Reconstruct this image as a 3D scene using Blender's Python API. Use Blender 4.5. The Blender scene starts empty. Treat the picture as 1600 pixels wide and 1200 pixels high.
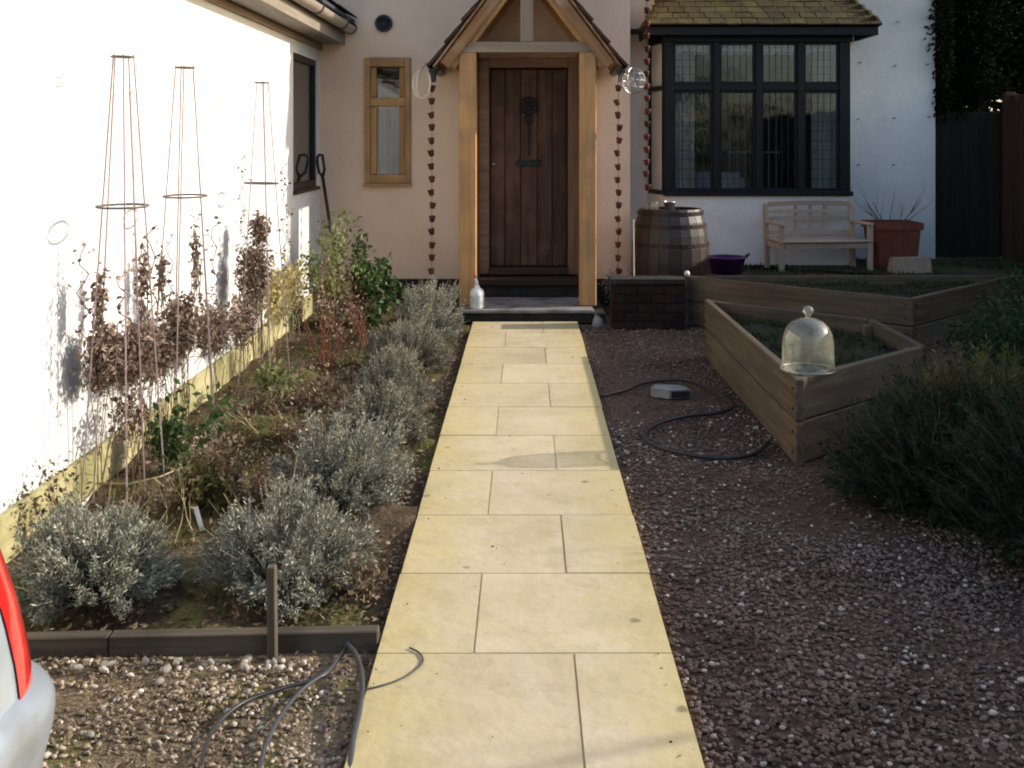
import bpy, bmesh, math, random
import numpy as np
from mathutils import Vector, Matrix

R = math.radians
rnd = random.Random(11)
rng = np.random.default_rng(11)
C = bpy.context.scene.collection
S = bpy.context.scene

# ------------------------------------------------------------------ camera
CAMZ, F = 1.57, 1700.0
cam_d = bpy.data.cameras.new('camera')
cam = bpy.data.objects.new('camera', cam_d)
C.objects.link(cam)
cam.location = (0, 0, CAMZ)
cam.rotation_euler = (R(90), 0, 0)
cam_d.sensor_width = 36
cam_d.lens = F / 1600 * 36
cam_d.shift_x = -21 / 1600
cam_d.shift_y = -381 / 1600
cam_d.clip_start = 0.05
cam_d.clip_end = 800
S.camera = cam
S.cycles.filter_width = 1.9

# ------------------------------------------------------------------ light
SUN_EL, SUN_AZ = 23.0, 9.0          # azimuth counted from +X towards +Y
w = bpy.data.worlds.new('World'); S.world = w; w.use_nodes = True
nt = w.node_tree; nt.nodes.clear()
sky = nt.nodes.new('ShaderNodeTexSky'); sky.sky_type = 'NISHITA'
sky.sun_disc = False
sky.sun_elevation = R(SUN_EL); sky.sun_rotation = R(90 - SUN_AZ)
sky.air_density = 1.0; sky.dust_density = 1.7; sky.ozone_density = 1.1
bg = nt.nodes.new('ShaderNodeBackground'); bg.inputs[1].default_value = 0.15
wo = nt.nodes.new('ShaderNodeOutputWorld')
nt.links.new(sky.outputs[0], bg.inputs[0]); nt.links.new(bg.outputs[0], wo.inputs[0])
sd = bpy.data.lights.new('sun', 'SUN'); sd.energy = 2.85; sd.angle = R(0.55); sd.color = (1, 0.93, 0.82)
sun = bpy.data.objects.new('sun', sd); C.objects.link(sun)
tosun = Vector((math.cos(R(SUN_EL)) * math.cos(R(SUN_AZ)), math.cos(R(SUN_EL)) * math.sin(R(SUN_AZ)), math.sin(R(SUN_EL))))
sun.rotation_euler = tosun.to_track_quat('Z', 'Y').to_euler()
sun.location = (12, 4, 9)
vs = S.view_settings
vs.view_transform = 'Standard'; vs.look = 'None'; vs.exposure = 0.98; vs.gamma = 1; vs.use_curve_mapping = False

# ------------------------------------------------------------------ helpers
def at(x, y, Y):                    # photo pixel + distance -> place in the garden
    return ((x - 821) / F * Y, Y, CAMZ - (y - 219) / F * Y)
def gp(x, y, z=0.0):                # photo pixel on a level surface -> place
    Y = (CAMZ - z) * F / (y - 219)
    return ((x - 821) / F * Y, Y, z)

def wpos(o):
    p = Vector((0, 0, 0))
    while o is not None:
        p += o.location; o = o.parent
    return p

def tag(o, label=None, cat=None, group=None, kind=None):
    if label: o['label'] = label
    if cat: o['category'] = cat
    if group: o['group'] = group
    if kind: o['kind'] = kind
    return o

def thing(name, loc, label, cat, group=None):
    o = bpy.data.objects.new(name, None); C.objects.link(o); o.location = loc
    o.empty_display_size = 0.1
    return tag(o, label, cat, group)

def link_mesh(name, me, mat, parent, origin, smooth=False):
    if mat is not None: me.materials.append(mat)
    if smooth:
        me.polygons.foreach_set('use_smooth', [True] * len(me.polygons))
    o = bpy.data.objects.new(name, me); C.objects.link(o)
    o.location = Vector(origin)
    if parent is not None:
        o.location = Vector(origin) - wpos(parent); o.parent = parent
    return o

def fast(name, V, Fc, mat, parent=None, smooth=False, origin=None):
    V = np.asarray(V, dtype=np.float64); Fc = np.asarray(Fc, dtype=np.int32)
    if origin is None:
        origin = np.array([(V[:, 0].min() + V[:, 0].max()) / 2, (V[:, 1].min() + V[:, 1].max()) / 2, V[:, 2].min()])
    V = V - np.array(origin)
    me = bpy.data.meshes.new(name); k = Fc.shape[1]
    me.vertices.add(len(V)); me.vertices.foreach_set('co', V.astype(np.float32).ravel())
    me.loops.add(Fc.size); me.loops.foreach_set('vertex_index', Fc.ravel())
    me.polygons.add(len(Fc)); me.polygons.foreach_set('loop_start', np.arange(0, Fc.size, k, dtype=np.int32))
    me.update(calc_edges=True)
    return link_mesh(name, me, mat, parent, origin, smooth)

class MB:
    def __init__(s): s.v = []; s.f = []
    def add(s, vs_, fs_):
        n = len(s.v); s.v += [tuple(a) for a in vs_]; s.f += [tuple(i + n for i in f) for f in fs_]
        return s
    def box(s, x0, x1, y0, y1, z0, z1):
        return s.add([(x0,y0,z0),(x1,y0,z0),(x1,y1,z0),(x0,y1,z0),(x0,y0,z1),(x1,y0,z1),(x1,y1,z1),(x0,y1,z1)],
                     [(0,3,2,1),(4,5,6,7),(0,1,5,4),(1,2,6,5),(2,3,7,6),(3,0,4,7)])
    def prism(s, pts, z0, z1):
        n = len(pts)
        return s.add([(p[0],p[1],z0) for p in pts] + [(p[0],p[1],z1) for p in pts],
                     [tuple(range(n-1,-1,-1)), tuple(range(n,2*n))] + [(i,(i+1)%n,n+(i+1)%n,n+i) for i in range(n)])
    def tube(s, pts, r, n=6, cap=True):
        pts = [Vector(p) for p in pts]; m = len(pts)
        rs = r if hasattr(r, '__len__') else [r] * m
        vv = []; prev = None
        for i, p in enumerate(pts):
            t = (pts[min(i+1,m-1)] - pts[max(i-1,0)])
            t = t.normalized() if t.length > 1e-9 else Vector((0,0,1))
            if prev is None:
                a = t.orthogonal().normalized()
            else:
                a = (prev - t * prev.dot(t))
                a = a.normalized() if a.length > 1e-6 else t.orthogonal().normalized()
            prev = a; b = t.cross(a)
            for k in range(n):
                q = 2*math.pi*k/n
                vv.append(p + (a*math.cos(q) + b*math.sin(q)) * rs[i])
        ff = [(i*n+k, i*n+(k+1)%n, (i+1)*n+(k+1)%n, (i+1)*n+k) for i in range(m-1) for k in range(n)]
        if cap: ff += [tuple(range(n-1,-1,-1)), tuple(range((m-1)*n, m*n))]
        return s.add(vv, ff)
    def lathe(s, prof, c=(0,0,0), n=24, cap=True):
        m = len(prof)
        vv = [(c[0]+r*math.cos(2*math.pi*k/n), c[1]+r*math.sin(2*math.pi*k/n), c[2]+z) for r, z in prof for k in range(n)]
        ff = [(i*n+k, i*n+(k+1)%n, (i+1)*n+(k+1)%n, (i+1)*n+k) for i in range(m-1) for k in range(n)]
        if cap: ff += [tuple(range(n-1,-1,-1)), tuple(range((m-1)*n, m*n))]
        return s.add(vv, ff)
    def ring(s, c, rad, r, n=24, tilt=None, k=5, sx=1.0):
        M = tilt or Matrix.Identity(3); c = Vector(c)
        pts = [c + M @ Vector((rad*sx*math.cos(2*math.pi*i/n), rad*math.sin(2*math.pi*i/n), 0)) for i in range(n+1)]
        return s.tube(pts, r, k, cap=False)
    def obj(s, name, mat, parent=None, smooth=False, bevel=0, segs=1, origin=None):
        xs = [v[0] for v in s.v]; ys = [v[1] for v in s.v]; zs = [v[2] for v in s.v]
        if origin is None: origin = ((min(xs)+max(xs))/2, (min(ys)+max(ys))/2, min(zs))
        me = bpy.data.meshes.new(name)
        me.from_pydata([(v[0]-origin[0], v[1]-origin[1], v[2]-origin[2]) for v in s.v], [], s.f)
        if bevel:
            bm = bmesh.new(); bm.from_mesh(me)
            bmesh.ops.bevel(bm, geom=[e for e in bm.edges], offset=bevel, segments=segs, affect='EDGES', clamp_overlap=True)
            bm.to_mesh(me); bm.free()
        me.update()
        return link_mesh(name, me, mat, parent, origin, smooth)

def beam(name, p0, p1, wd, ht, mat, parent=None, up=(0,0,1), bevel=0.004):
    """straight timber from p0 to p1 (its axis), local X is its length; wd sideways, ht along 'up'"""
    p0 = Vector(p0); p1 = Vector(p1); L = (p1-p0).length; x = (p1-p0).normalized()
    u = Vector(up); y = u.cross(x)
    y = y.normalized() if y.length > 1e-5 else Vector((0,1,0)); z = x.cross(y)
    b = MB().box(-L/2, L/2, -wd/2, wd/2, -ht/2, ht/2)
    o = b.obj(name, mat, None, bevel=bevel, origin=(0,0,0))
    o.rotation_euler = Matrix((x, y, z)).transposed().to_euler()
    o.location = (p0+p1)/2
    if parent is not None: o.location = (p0+p1)/2 - wpos(parent); o.parent = parent
    return o

def wall(name, axis, pos, thick, u0, u1, z0, z1, holes, mat, parent):
    """solid wall with real openings; axis 'y': plane faces -Y at Y=pos, body behind; axis 'x': faces +X at X=pos"""
    us = sorted({u0, u1, *[h[0] for h in holes], *[h[1] for h in holes]})
    zs = sorted({z0, z1, *[h[2] for h in holes], *[h[3] for h in holes]})
    def solid(i, j):
        if i < 0 or j < 0 or i >= len(us)-1 or j >= len(zs)-1: return False
        cu = (us[i]+us[i+1])/2; cz = (zs[j]+zs[j+1])/2
        return not any(h[0] < cu < h[1] and h[2] < cz < h[3] for h in holes)
    def pt(u, d, z): return (u, pos+d, z) if axis == 'y' else (pos-d, u, z)
    b = MB()
    def q(*p): b.add([pt(*a) for a in p], [(0,1,2,3)])
    for i in range(len(us)-1):
        for j in range(len(zs)-1):
            if not solid(i, j): continue
            a, c, e, g = us[i], us[i+1], zs[j], zs[j+1]
            q((a,0,e),(c,0,e),(c,0,g),(a,0,g)); q((a,thick,e),(a,thick,g),(c,thick,g),(c,thick,e))
            if not solid(i-1, j): q((a,0,e),(a,0,g),(a,thick,g),(a,thick,e))
            if not solid(i+1, j): q((c,0,e),(c,thick,e),(c,thick,g),(c,0,g))
            if not solid(i, j-1): q((a,0,e),(a,thick,e),(c,thick,e),(c,0,e))
            if not solid(i, j+1): q((a,0,g),(c,0,g),(c,thick,g),(a,thick,g))
    o = b.obj(name, mat, parent)
    bm = bmesh.new(); bm.from_mesh(o.data); bmesh.ops.remove_doubles(bm, verts=bm.verts, dist=1e-5)
    bmesh.ops.recalc_face_normals(bm, faces=bm.faces); bm.to_mesh(o.data); bm.free()
    return o

def dup(o, loc=None, parent=None, rz=None):
    c = o.copy(); C.objects.link(c)
    if parent is not None: c.parent = parent
    if loc is not None: c.location = loc
    if rz is not None: c.rotation_euler = (0, 0, rz)
    for ch in [k for k in o.children]: dup(ch, None, c)
    return c

# ------------------------------------------------------------------ materials
def mat(name, c1, c2=None, scale=(4,4,4), rough=0.85, bump=0.3, bscale=60, bdist=0.004, spec=0.3, metal=0.0,
        island=0.0, obj_rand=0.12, c3=None, s3=1.2, t3=(0.5,0.65), detail=6, coat=0.0, transl=0.0, contrast=(0.32,0.68)):
    m = bpy.data.materials.new(name); m.use_nodes = True
    t = m.node_tree; N = t.nodes; L = t.links; N.clear()
    out = N.new('ShaderNodeOutputMaterial'); p = N.new('ShaderNodeBsdfPrincipled')
    p.inputs['Roughness'].default_value = rough; p.inputs['Metallic'].default_value = metal
    p.inputs['Specular IOR Level'].default_value = spec
    if coat: p.inputs['Coat Weight'].default_value = coat; p.inputs['Coat Roughness'].default_value = 0.08
    tc = N.new('ShaderNodeTexCoord'); oi = N.new('ShaderNodeObjectInfo')
    mul = N.new('ShaderNodeMath'); mul.operation = 'MULTIPLY'; mul.inputs[1].default_value = 37.0
    L.new(oi.outputs['Random'], mul.inputs[0])
    add = N.new('ShaderNodeVectorMath'); add.operation = 'ADD'
    L.new(tc.outputs['Object'], add.inputs[0]); L.new(mul.outputs[0], add.inputs[1])
    mp = N.new('ShaderNodeMapping'); mp.inputs['Scale'].default_value = scale; L.new(add.outputs[0], mp.inputs['Vector'])
    no = N.new('ShaderNodeTexNoise'); no.inputs['Scale'].default_value = 1.0; no.inputs['Detail'].default_value = detail
    no.inputs['Roughness'].default_value = 0.6; L.new(mp.outputs[0], no.inputs['Vector'])
    cr = N.new('ShaderNodeValToRGB'); cr.color_ramp.elements[0].position = contrast[0]; cr.color_ramp.elements[1].position = contrast[1]
    cr.color_ramp.elements[0].color = (*c1, 1); cr.color_ramp.elements[1].color = (*(c2 or c1), 1)
    L.new(no.outputs['Fac'], cr.inputs[0]); col = cr.outputs[0]
    if c3 is not None:
        n3 = N.new('ShaderNodeTexNoise'); n3.inputs['Scale'].default_value = s3; n3.inputs['Detail'].default_value = 5
        L.new(add.outputs[0], n3.inputs['Vector'])
        r3 = N.new('ShaderNodeMapRange'); r3.inputs[1].default_value = t3[0]; r3.inputs[2].default_value = t3[1]
        L.new(n3.outputs['Fac'], r3.inputs[0])
        mx = N.new('ShaderNodeMix'); mx.data_type = 'RGBA'; L.new(r3.outputs[0], mx.inputs[0])
        L.new(col, mx.inputs[6]); mx.inputs[7].default_value = (*c3, 1); col = mx.outputs[2]
    hs = N.new('ShaderNodeHueSaturation'); L.new(col, hs.inputs['Color'])
    vm = N.new('ShaderNodeMath'); vm.operation = 'MULTIPLY_ADD'
    if island:
        ge = N.new('ShaderNodeNewGeometry'); L.new(ge.outputs['Random Per Island'], vm.inputs[0])
        vm.inputs[1].default_value = 2*island; vm.inputs[2].default_value = 1-island
    else:
        L.new(oi.outputs['Random'], vm.inputs[0]); vm.inputs[1].default_value = 2*obj_rand; vm.inputs[2].default_value = 1-obj_rand
    L.new(vm.outputs[0], hs.inputs['Value']); L.new(hs.outputs[0], p.inputs['Base Color'])
    if bump:
        nb = N.new('ShaderNodeTexNoise'); nb.inputs['Scale'].default_value = bscale; nb.inputs['Detail'].default_value = 4
        mb = N.new('ShaderNodeMapping'); s = max(scale); mb.inputs['Scale'].default_value = tuple(max(a/s, 0.08) for a in scale)
        L.new(add.outputs[0], mb.inputs['Vector']); L.new(mb.outputs[0], nb.inputs['Vector'])
        bp = N.new('ShaderNodeBump'); bp.inputs['Strength'].default_value = bump; bp.inputs['Distance'].default_value = bdist
        L.new(nb.outputs['Fac'], bp.inputs['Height']); L.new(bp.outputs[0], p.inputs['Normal'])
    sh = p.outputs[0]
    if transl:
        tr = N.new('ShaderNodeBsdfTranslucent'); L.new(hs.outputs[0], tr.inputs[0])
        ms = N.new('ShaderNodeMixShader'); ms.inputs[0].default_value = transl
        L.new(p.outputs[0], ms.inputs[1]); L.new(tr.outputs[0], ms.inputs[2]); sh = ms.outputs[0]
    L.new(sh, out.inputs[0])
    m.node_tree.nodes.active = p
    return m

def wood(name, c1, c2, rough=0.75, s=1.0, c3=None, bump=0.5, t3=(0.5,0.7), rand=0.15, spec=0.25):
    return mat(name, c1, c2, scale=(1.6*s, 26*s, 26*s), rough=rough, bump=bump, bscale=90, bdist=0.003, c3=c3, s3=3.0, t3=t3, obj_rand=rand, spec=spec)

def glassmat(name, tint=(0.9,0.93,0.92), rough=0.02, base=0.06, edge=0.6, dust=0.0):
    m = bpy.data.materials.new(name); m.use_nodes = True
    t = m.node_tree; N = t.nodes; L = t.links; N.clear()
    out = N.new('ShaderNodeOutputMaterial')
    tr = N.new('ShaderNodeBsdfTransparent'); tr.inputs[0].default_value = (*tint, 1)
    gl = N.new('ShaderNodeBsdfGlossy'); gl.inputs['Roughness'].default_value = rough
    lw = N.new('ShaderNodeLayerWeight'); lw.inputs[0].default_value = 0.35
    mr = N.new('ShaderNodeMapRange'); mr.inputs[3].default_value = base; mr.inputs[4].default_value = edge
    L.new(lw.outputs['Facing'], mr.inputs[0])
    nb = N.new('ShaderNodeTexNoise'); nb.inputs['Scale'].default_value = 3.0
    bp = N.new('ShaderNodeBump'); bp.inputs['Strength'].default_value = 0.12; bp.inputs['Distance'].default_value = 0.01
    L.new(nb.outputs['Fac'], bp.inputs['Height']); L.new(bp.outputs[0], gl.inputs['Normal'])
    ms = N.new('ShaderNodeMixShader'); L.new(mr.outputs[0], ms.inputs[0])
    L.new(tr.outputs[0], ms.inputs[1]); L.new(gl.outputs[0], ms.inputs[2]); sh = ms.outputs[0]
    if dust:
        df_ = N.new('ShaderNodeBsdfDiffuse'); df_.inputs[0].default_value = (0.62,0.60,0.48,1)
        tl = N.new('ShaderNodeBsdfTranslucent'); tl.inputs[0].default_value = (0.62,0.60,0.48,1)
        m1 = N.new('ShaderNodeMixShader'); L.new(df_.outputs[0], m1.inputs[1]); L.new(tl.outputs[0], m1.inputs[2])
        nd = N.new('ShaderNodeTexNoise'); nd.inputs['Scale'].default_value = 4; rd = N.new('ShaderNodeMapRange')
        rd.inputs[1].default_value = .3; rd.inputs[2].default_value = .7; rd.inputs[3].default_value = dust*.5; rd.inputs[4].default_value = dust*1.5
        L.new(nd.outputs['Fac'], rd.inputs[0])
        m2 = N.new('ShaderNodeMixShader'); L.new(rd.outputs[0], m2.inputs[0]); L.new(sh, m2.inputs[1]); L.new(m1.outputs[0], m2.inputs[2]); sh = m2.outputs[0]
    L.new(sh, out.inputs[0])
    return m

M = {}
M['white'] = mat('white_render', (0.61,0.60,0.57), (0.70,0.69,0.67), scale=(1.5,1.5,1.5), rough=0.9, bump=0.6, bscale=16, bdist=0.01, c3=(0.52,0.52,0.49), s3=2.2, t3=(0.55,0.8), obj_rand=0.0)
M['pink'] = mat('pink_render', (0.74,0.525,0.375), (0.82,0.59,0.425), scale=(1.2,1.2,1.2), rough=0.9, bump=0.5, bscale=14, bdist=0.01, c3=(0.68,0.48,0.345), s3=1.3, t3=(0.5,0.8), obj_rand=0.0)
M['oak'] = wood('golden_oak', (0.40,0.20,0.075), (0.54,0.31,0.13), c3=(0.27,0.165,0.09), t3=(0.45,0.75), rand=0.1, bump=0.8)
M['oak_pale'] = wood('weathered_oak', (0.22,0.155,0.105), (0.32,0.24,0.17), rand=0.1)
M['oak_rafter'] = wood('rafter_oak', (0.22,0.105,0.045), (0.36,0.20,0.095), c3=(0.38,0.27,0.18), t3=(0.5,0.7))
M['door'] = wood('dark_door_oak', (0.040,0.017,0.010), (0.105,0.048,0.030), rough=0.55, c3=(0.14,0.072,0.048), t3=(0.5,0.75), rand=0.25)
M['doorframe'] = wood('door_frame_oak', (0.15,0.08,0.05), (0.25,0.145,0.09), rand=0.1)
M['iron'] = mat('black_iron', (0.012,0.018,0.018), (0.03,0.04,0.038), rough=0.55, metal=0.6, bump=0.3)
M['steel'] = mat('grey_steel', (0.35,0.35,0.34), (0.5,0.5,0.5), rough=0.35, metal=0.9, bump=0.1)
M['blackwood'] = wood('black_painted_wood', (0.003,0.0035,0.0045), (0.007,0.0075,0.009), rough=0.5, rand=0.1)
M['brownwin'] = wood('brown_window_wood', (0.028,0.015,0.010), (0.050,0.028,0.02), rough=0.5)
M['tile'] = mat('clay_tile', (0.035,0.020,0.016), (0.075,0.040,0.03), scale=(9,9,9), rough=0.95, c3=(0.03,0.027,0.025), s3=9, t3=(0.5,0.7), obj_rand=0.3)
M['mosstile'] = mat('mossy_tile', (0.05,0.034,0.02), (0.11,0.075,0.045), scale=(14,14,14), rough=1, c3=(0.075,0.068,0.018), s3=14, t3=(0.42,0.62), obj_rand=0.3, bump=0.8, bscale=70, bdist=0.01)
M['slate'] = mat('dark_slate', (0.03,0.033,0.04), (0.06,0.065,0.075), obj_rand=0.3)
M['glass'] = glassmat('window_glass', (0.78,0.80,0.80), base=0.045, edge=0.5)
M['cloche'] = glassmat('cloche_glass', (0.93,0.95,0.88), base=0.05, edge=0.45, dust=0.16)
M['curtain'] = mat('grey_curtain', (0.45,0.46,0.45), (0.62,0.62,0.60), scale=(2,2,2), rough=1, bump=0.2, spec=0.1)
M['lace'] = mat('white_lace', (0.35,0.35,0.35), (0.8,0.8,0.8), scale=(40,40,40), rough=1, bump=0.2, spec=0.1)
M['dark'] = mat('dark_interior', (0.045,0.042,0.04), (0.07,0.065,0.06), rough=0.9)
M['sofa'] = mat('pale_cushion', (0.35,0.38,0.42), (0.45,0.48,0.52), rough=1)
M['cream'] = wood('cream_board', (0.19,0.16,0.125), (0.27,0.235,0.19), rough=0.7)
M['gutter'] = mat('gutter_plastic', (0.24,0.20,0.16), (0.31,0.26,0.21), rough=0.4, spec=0.5)
M['blackplastic'] = mat('black_plastic', (0.012,0.012,0.013), (0.03,0.03,0.03), rough=0.4, spec=0.5)
M['copper'] = mat('dark_copper', (0.080,0.020,0.014), (0.14,0.040,0.026), rough=0.6, metal=0.2, obj_rand=0.3, scale=(30,30,30))
M['board'] = wood('bed_board', (0.068,0.045,0.026), (0.155,0.112,0.070), c3=(0.075,0.066,0.046), t3=(0.45,0.7), rand=0.2, bump=0.8)
M['boardtop'] = wood('bed_post', (0.12,0.08,0.045), (0.18,0.13,0.08))
M['edge'] = wood('edging_timber', (0.055,0.042,0.028), (0.12,0.095,0.068), c3=(0.03,0.026,0.017))
M['plinth'] = wood('plinth_timber', (0.34,0.30,0.14), (0.54,0.48,0.26), c3=(0.19,0.185,0.065), t3=(0.45,0.68), s=0.8)
M['soil'] = mat('bed_soil', (0.045,0.029,0.016), (0.12,0.082,0.046), scale=(14,14,14), rough=1, bump=1, bscale=60, bdist=0.02, c3=(0.10,0.092,0.026), s3=2.6, t3=(0.47,0.6), obj_rand=0)
M['soil_dark'] = mat('raised_bed_soil', (0.014,0.010,0.007), (0.035,0.026,0.017), scale=(20,20,20), rough=1, bump=1, bscale=70, bdist=0.02, c3=(0.025,0.033,0.012), s3=7, t3=(0.48,0.6), obj_rand=0)
M['earth'] = mat('earth', (0.04,0.031,0.022), (0.07,0.056,0.041), scale=(3,3,3), rough=1, bump=1, bscale=30, bdist=0.02, c3=(0.05,0.06,0.02), s3=0.7)
M['gravel_bed'] = mat('gravel_fines', (0.08,0.046,0.031), (0.14,0.085,0.058), scale=(60,60,60), rough=1, bump=1, bscale=140, bdist=0.012, obj_rand=0)
M['gravel_left'] = mat('gravel_fines_tan', (0.13,0.092,0.052), (0.27,0.20,0.125), scale=(40,40,40), rough=1, bump=1, bscale=120, bdist=0.012, c3=(0.12,0.11,0.035), s3=4, t3=(0.5,0.66), obj_rand=0)
M['stone_r'] = mat('plum_chippings', (0.105,0.064,0.048), (0.21,0.14,0.108), scale=(3,3,3), rough=0.8, bump=0.3, bscale=200, island=0.55, c3=(0.17,0.127,0.10), s3=1.1, t3=(0.48,0.6))
M['stone_pale'] = mat('pale_chippings', (0.34,0.28,0.25), (0.5,0.44,0.39), rough=0.7, island=0.35)
M['stone_l'] = mat('tan_chippings', (0.18,0.135,0.088), (0.32,0.25,0.175), scale=(8,8,8), rough=0.85, bump=0.3, bscale=200, island=0.7)
M['stone_white'] = mat('white_flints', (0.36,0.30,0.24), (0.55,0.49,0.41), rough=0.7, island=0.5)
M['terra'] = mat('terracotta', (0.13,0.036,0.020), (0.19,0.056,0.032), scale=(8,8,8), rough=0.85)
M['sandstone'] = mat('sandstone', (0.27,0.20,0.14), (0.36,0.28,0.20), scale=(12,12,12), rough=0.95)
M['greystone'] = mat('grey_stone', (0.20,0.185,0.18), (0.31,0.29,0.28), scale=(7,7,7), rough=0.9, c3=(0.13,0.13,0.11), s3=4)
M['darkstone'] = mat('dark_stone', (0.014,0.013,0.011), (0.035,0.031,0.026), scale=(9,9,9), rough=0.9)
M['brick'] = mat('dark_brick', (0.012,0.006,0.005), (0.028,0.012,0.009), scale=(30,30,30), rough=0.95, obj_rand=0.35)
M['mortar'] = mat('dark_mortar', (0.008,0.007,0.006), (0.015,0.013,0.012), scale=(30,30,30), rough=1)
M['barrel'] = wood('barrel_stave', (0.022,0.011,0.007), (0.048,0.024,0.016), rough=0.45, rand=0.07, c3=(0.024,0.013,0.009), spec=0.5)
M['hoop'] = mat('rusty_hoop', (0.03,0.02,0.018), (0.06,0.04,0.034), rough=0.5, metal=0.5)
M['purple'] = mat('purple_plastic', (0.05,0.010,0.085), (0.075,0.016,0.12), rough=0.4, spec=0.5)
M['teak'] = wood('weathered_teak', (0.31,0.235,0.165), (0.43,0.335,0.25), rand=0.12)
M['plasticwhite'] = mat('white_plastic', (0.72,0.70,0.66), (0.80,0.79,0.76), rough=0.35, spec=0.5, bump=0)
M['orange'] = mat('orange_plastic', (0.55,0.10,0.05), (0.6,0.14,0.07), rough=0.4, bump=0)
M['label'] = mat('grey_sticker', (0.35,0.40,0.38), (0.75,0.76,0.7), scale=(25,25,60), rough=0.6, bump=0)
M['hose'] = mat('black_hose', (0.012,0.012,0.013), (0.028,0.028,0.03), rough=0.45, bump=0.1, spec=0.5)
M['greyhose'] = mat('grey_hose', (0.035,0.036,0.038), (0.065,0.066,0.07), rough=0.5, bump=0.1)
M['wire'] = mat('rusty_wire', (0.26,0.18,0.17), (0.38,0.28,0.27), scale=(30,30,30), rough=0.7, metal=0.2)
M['wirering'] = mat('dull_ring_wire', (0.10,0.08,0.07), (0.20,0.17,0.155), scale=(30,30,30), rough=0.8)
M['wicker'] = mat('pale_wicker', (0.55,0.46,0.33), (0.7,0.62,0.5), scale=(50,50,50), rough=0.8)
M['silverwire'] = mat('silver_wire', (0.3,0.3,0.29), (0.5,0.49,0.46), rough=0.3, metal=0.8)
M['darkgate'] = wood('dark_gate_board', (0.012,0.009,0.007), (0.022,0.016,0.012))
M['fence'] = wood('brown_fence_board', (0.04,0.022,0.014), (0.07,0.038,0.025), rand=0.2)
M['paint'] = mat('silver_paint', (0.36,0.42,0.46), (0.45,0.51,0.55), c3=(0.33,0.34,0.33), s3=6, t3=(.5,.8), rough=0.36, metal=0.35, bump=0, coat=0.7, obj_rand=0, spec=0.5)
M['bumper'] = mat('silver_bumper', (0.25,0.28,0.31), (0.34,0.37,0.40), c3=(0.22,0.22,0.21), s3=7, t3=(.5,.75), rough=0.42, metal=0.25, bump=0, coat=0.4, obj_rand=0, spec=0.5)
M['redlens'] = mat('red_lens', (0.55,0.012,0.012), (0.62,0.02,0.016), rough=0.12, bump=0, coat=1.0, obj_rand=0, spec=0.6)
M['rubber'] = mat('rubber', (0.015,0.015,0.015), (0.03,0.03,0.03), rough=0.9)
M['carglass'] = mat('dark_car_glass', (0.02,0.025,0.03), rough=0.05, bump=0, spec=0.8)
# plants
M['lav'] = mat('lavender_leaf', (0.24,0.238,0.178), (0.42,0.42,0.335), scale=(5,5,5), rough=0.9, bump=0, island=0.6, transl=0.15)
M['lav_brown'] = mat('old_lavender_leaf', (0.20,0.188,0.138), (0.34,0.325,0.25), scale=(5,5,5), rough=0.9, bump=0, island=0.45, transl=0.15)
M['twig'] = mat('brown_twig', (0.075,0.048,0.032), (0.14,0.095,0.065), scale=(20,20,20), rough=0.95, bump=0.2)
M['palestem'] = mat('pale_stem', (0.26,0.20,0.12), (0.40,0.33,0.20), scale=(20,20,20), rough=0.95, bump=0.2)
M['redstem'] = mat('red_stem', (0.14,0.038,0.022), (0.22,0.075,0.04), scale=(20,20,20), rough=0.8, bump=0.2)
M['dryleaf'] = mat('dry_brown_leaf', (0.13,0.085,0.058), (0.30,0.22,0.165), scale=(5,5,5), rough=0.95, bump=0, island=0.7, transl=0.2)
M['litter'] = mat('fallen_leaf', (0.09,0.060,0.033), (0.21,0.15,0.088), scale=(3,3,3), rough=0.95, bump=0, island=0.6, transl=0.1)
M['green'] = mat('green_leaf', (0.05,0.095,0.028), (0.11,0.17,0.05), scale=(5,5,5), rough=0.6, bump=0, island=0.4, transl=0.3)
M['paleleaf'] = mat('pale_green_leaf', (0.15,0.19,0.06), (0.24,0.27,0.10), scale=(5,5,5), rough=0.7, bump=0, island=0.4, transl=0.3)
M['suntintleaf'] = mat('sun_tinted_leaf', (0.34,0.28,0.10), (0.48,0.40,0.17), scale=(5,5,5), rough=0.8, bump=0, island=0.4, transl=0.3)  # yellow of the sunlight on these leaves is put into their colour
M['boxgreen'] = mat('dark_box_leaf', (0.013,0.034,0.010), (0.034,0.070,0.020), scale=(5,5,5), rough=0.8, bump=0, island=0.5, transl=0.25)
M['moss'] = mat('moss', (0.075,0.072,0.02), (0.14,0.13,0.045), scale=(5,5,5), rough=1, bump=0, island=0.4, transl=0.1)
M['darkgreen'] = mat('dark_evergreen', (0.003,0.006,0.003), (0.008,0.013,0.006), spec=0.05, scale=(4,4,4), rough=1.0, bump=0, island=0.5, transl=0.12)
M['juniper'] = mat('juniper_frond', (0.007,0.015,0.007), (0.020,0.036,0.014), scale=(3,3,3), rough=0.8, bump=0, island=0.5, transl=0.12)
M['grass'] = mat('grass_blade', (0.022,0.036,0.011), (0.05,0.066,0.022), scale=(4,4,4), rough=0.8, bump=0, island=0.4, transl=0.2)
M['bark'] = mat('bark', (0.05,0.04,0.03), (0.10,0.08,0.065), scale=(10,10,3), rough=1, bump=1, bscale=25, bdist=0.02)
M['carpet'] = mat('blind_fabric', (0.12,0.095,0.088), (0.16,0.13,0.12), rough=0.8, bump=0.1)

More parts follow.
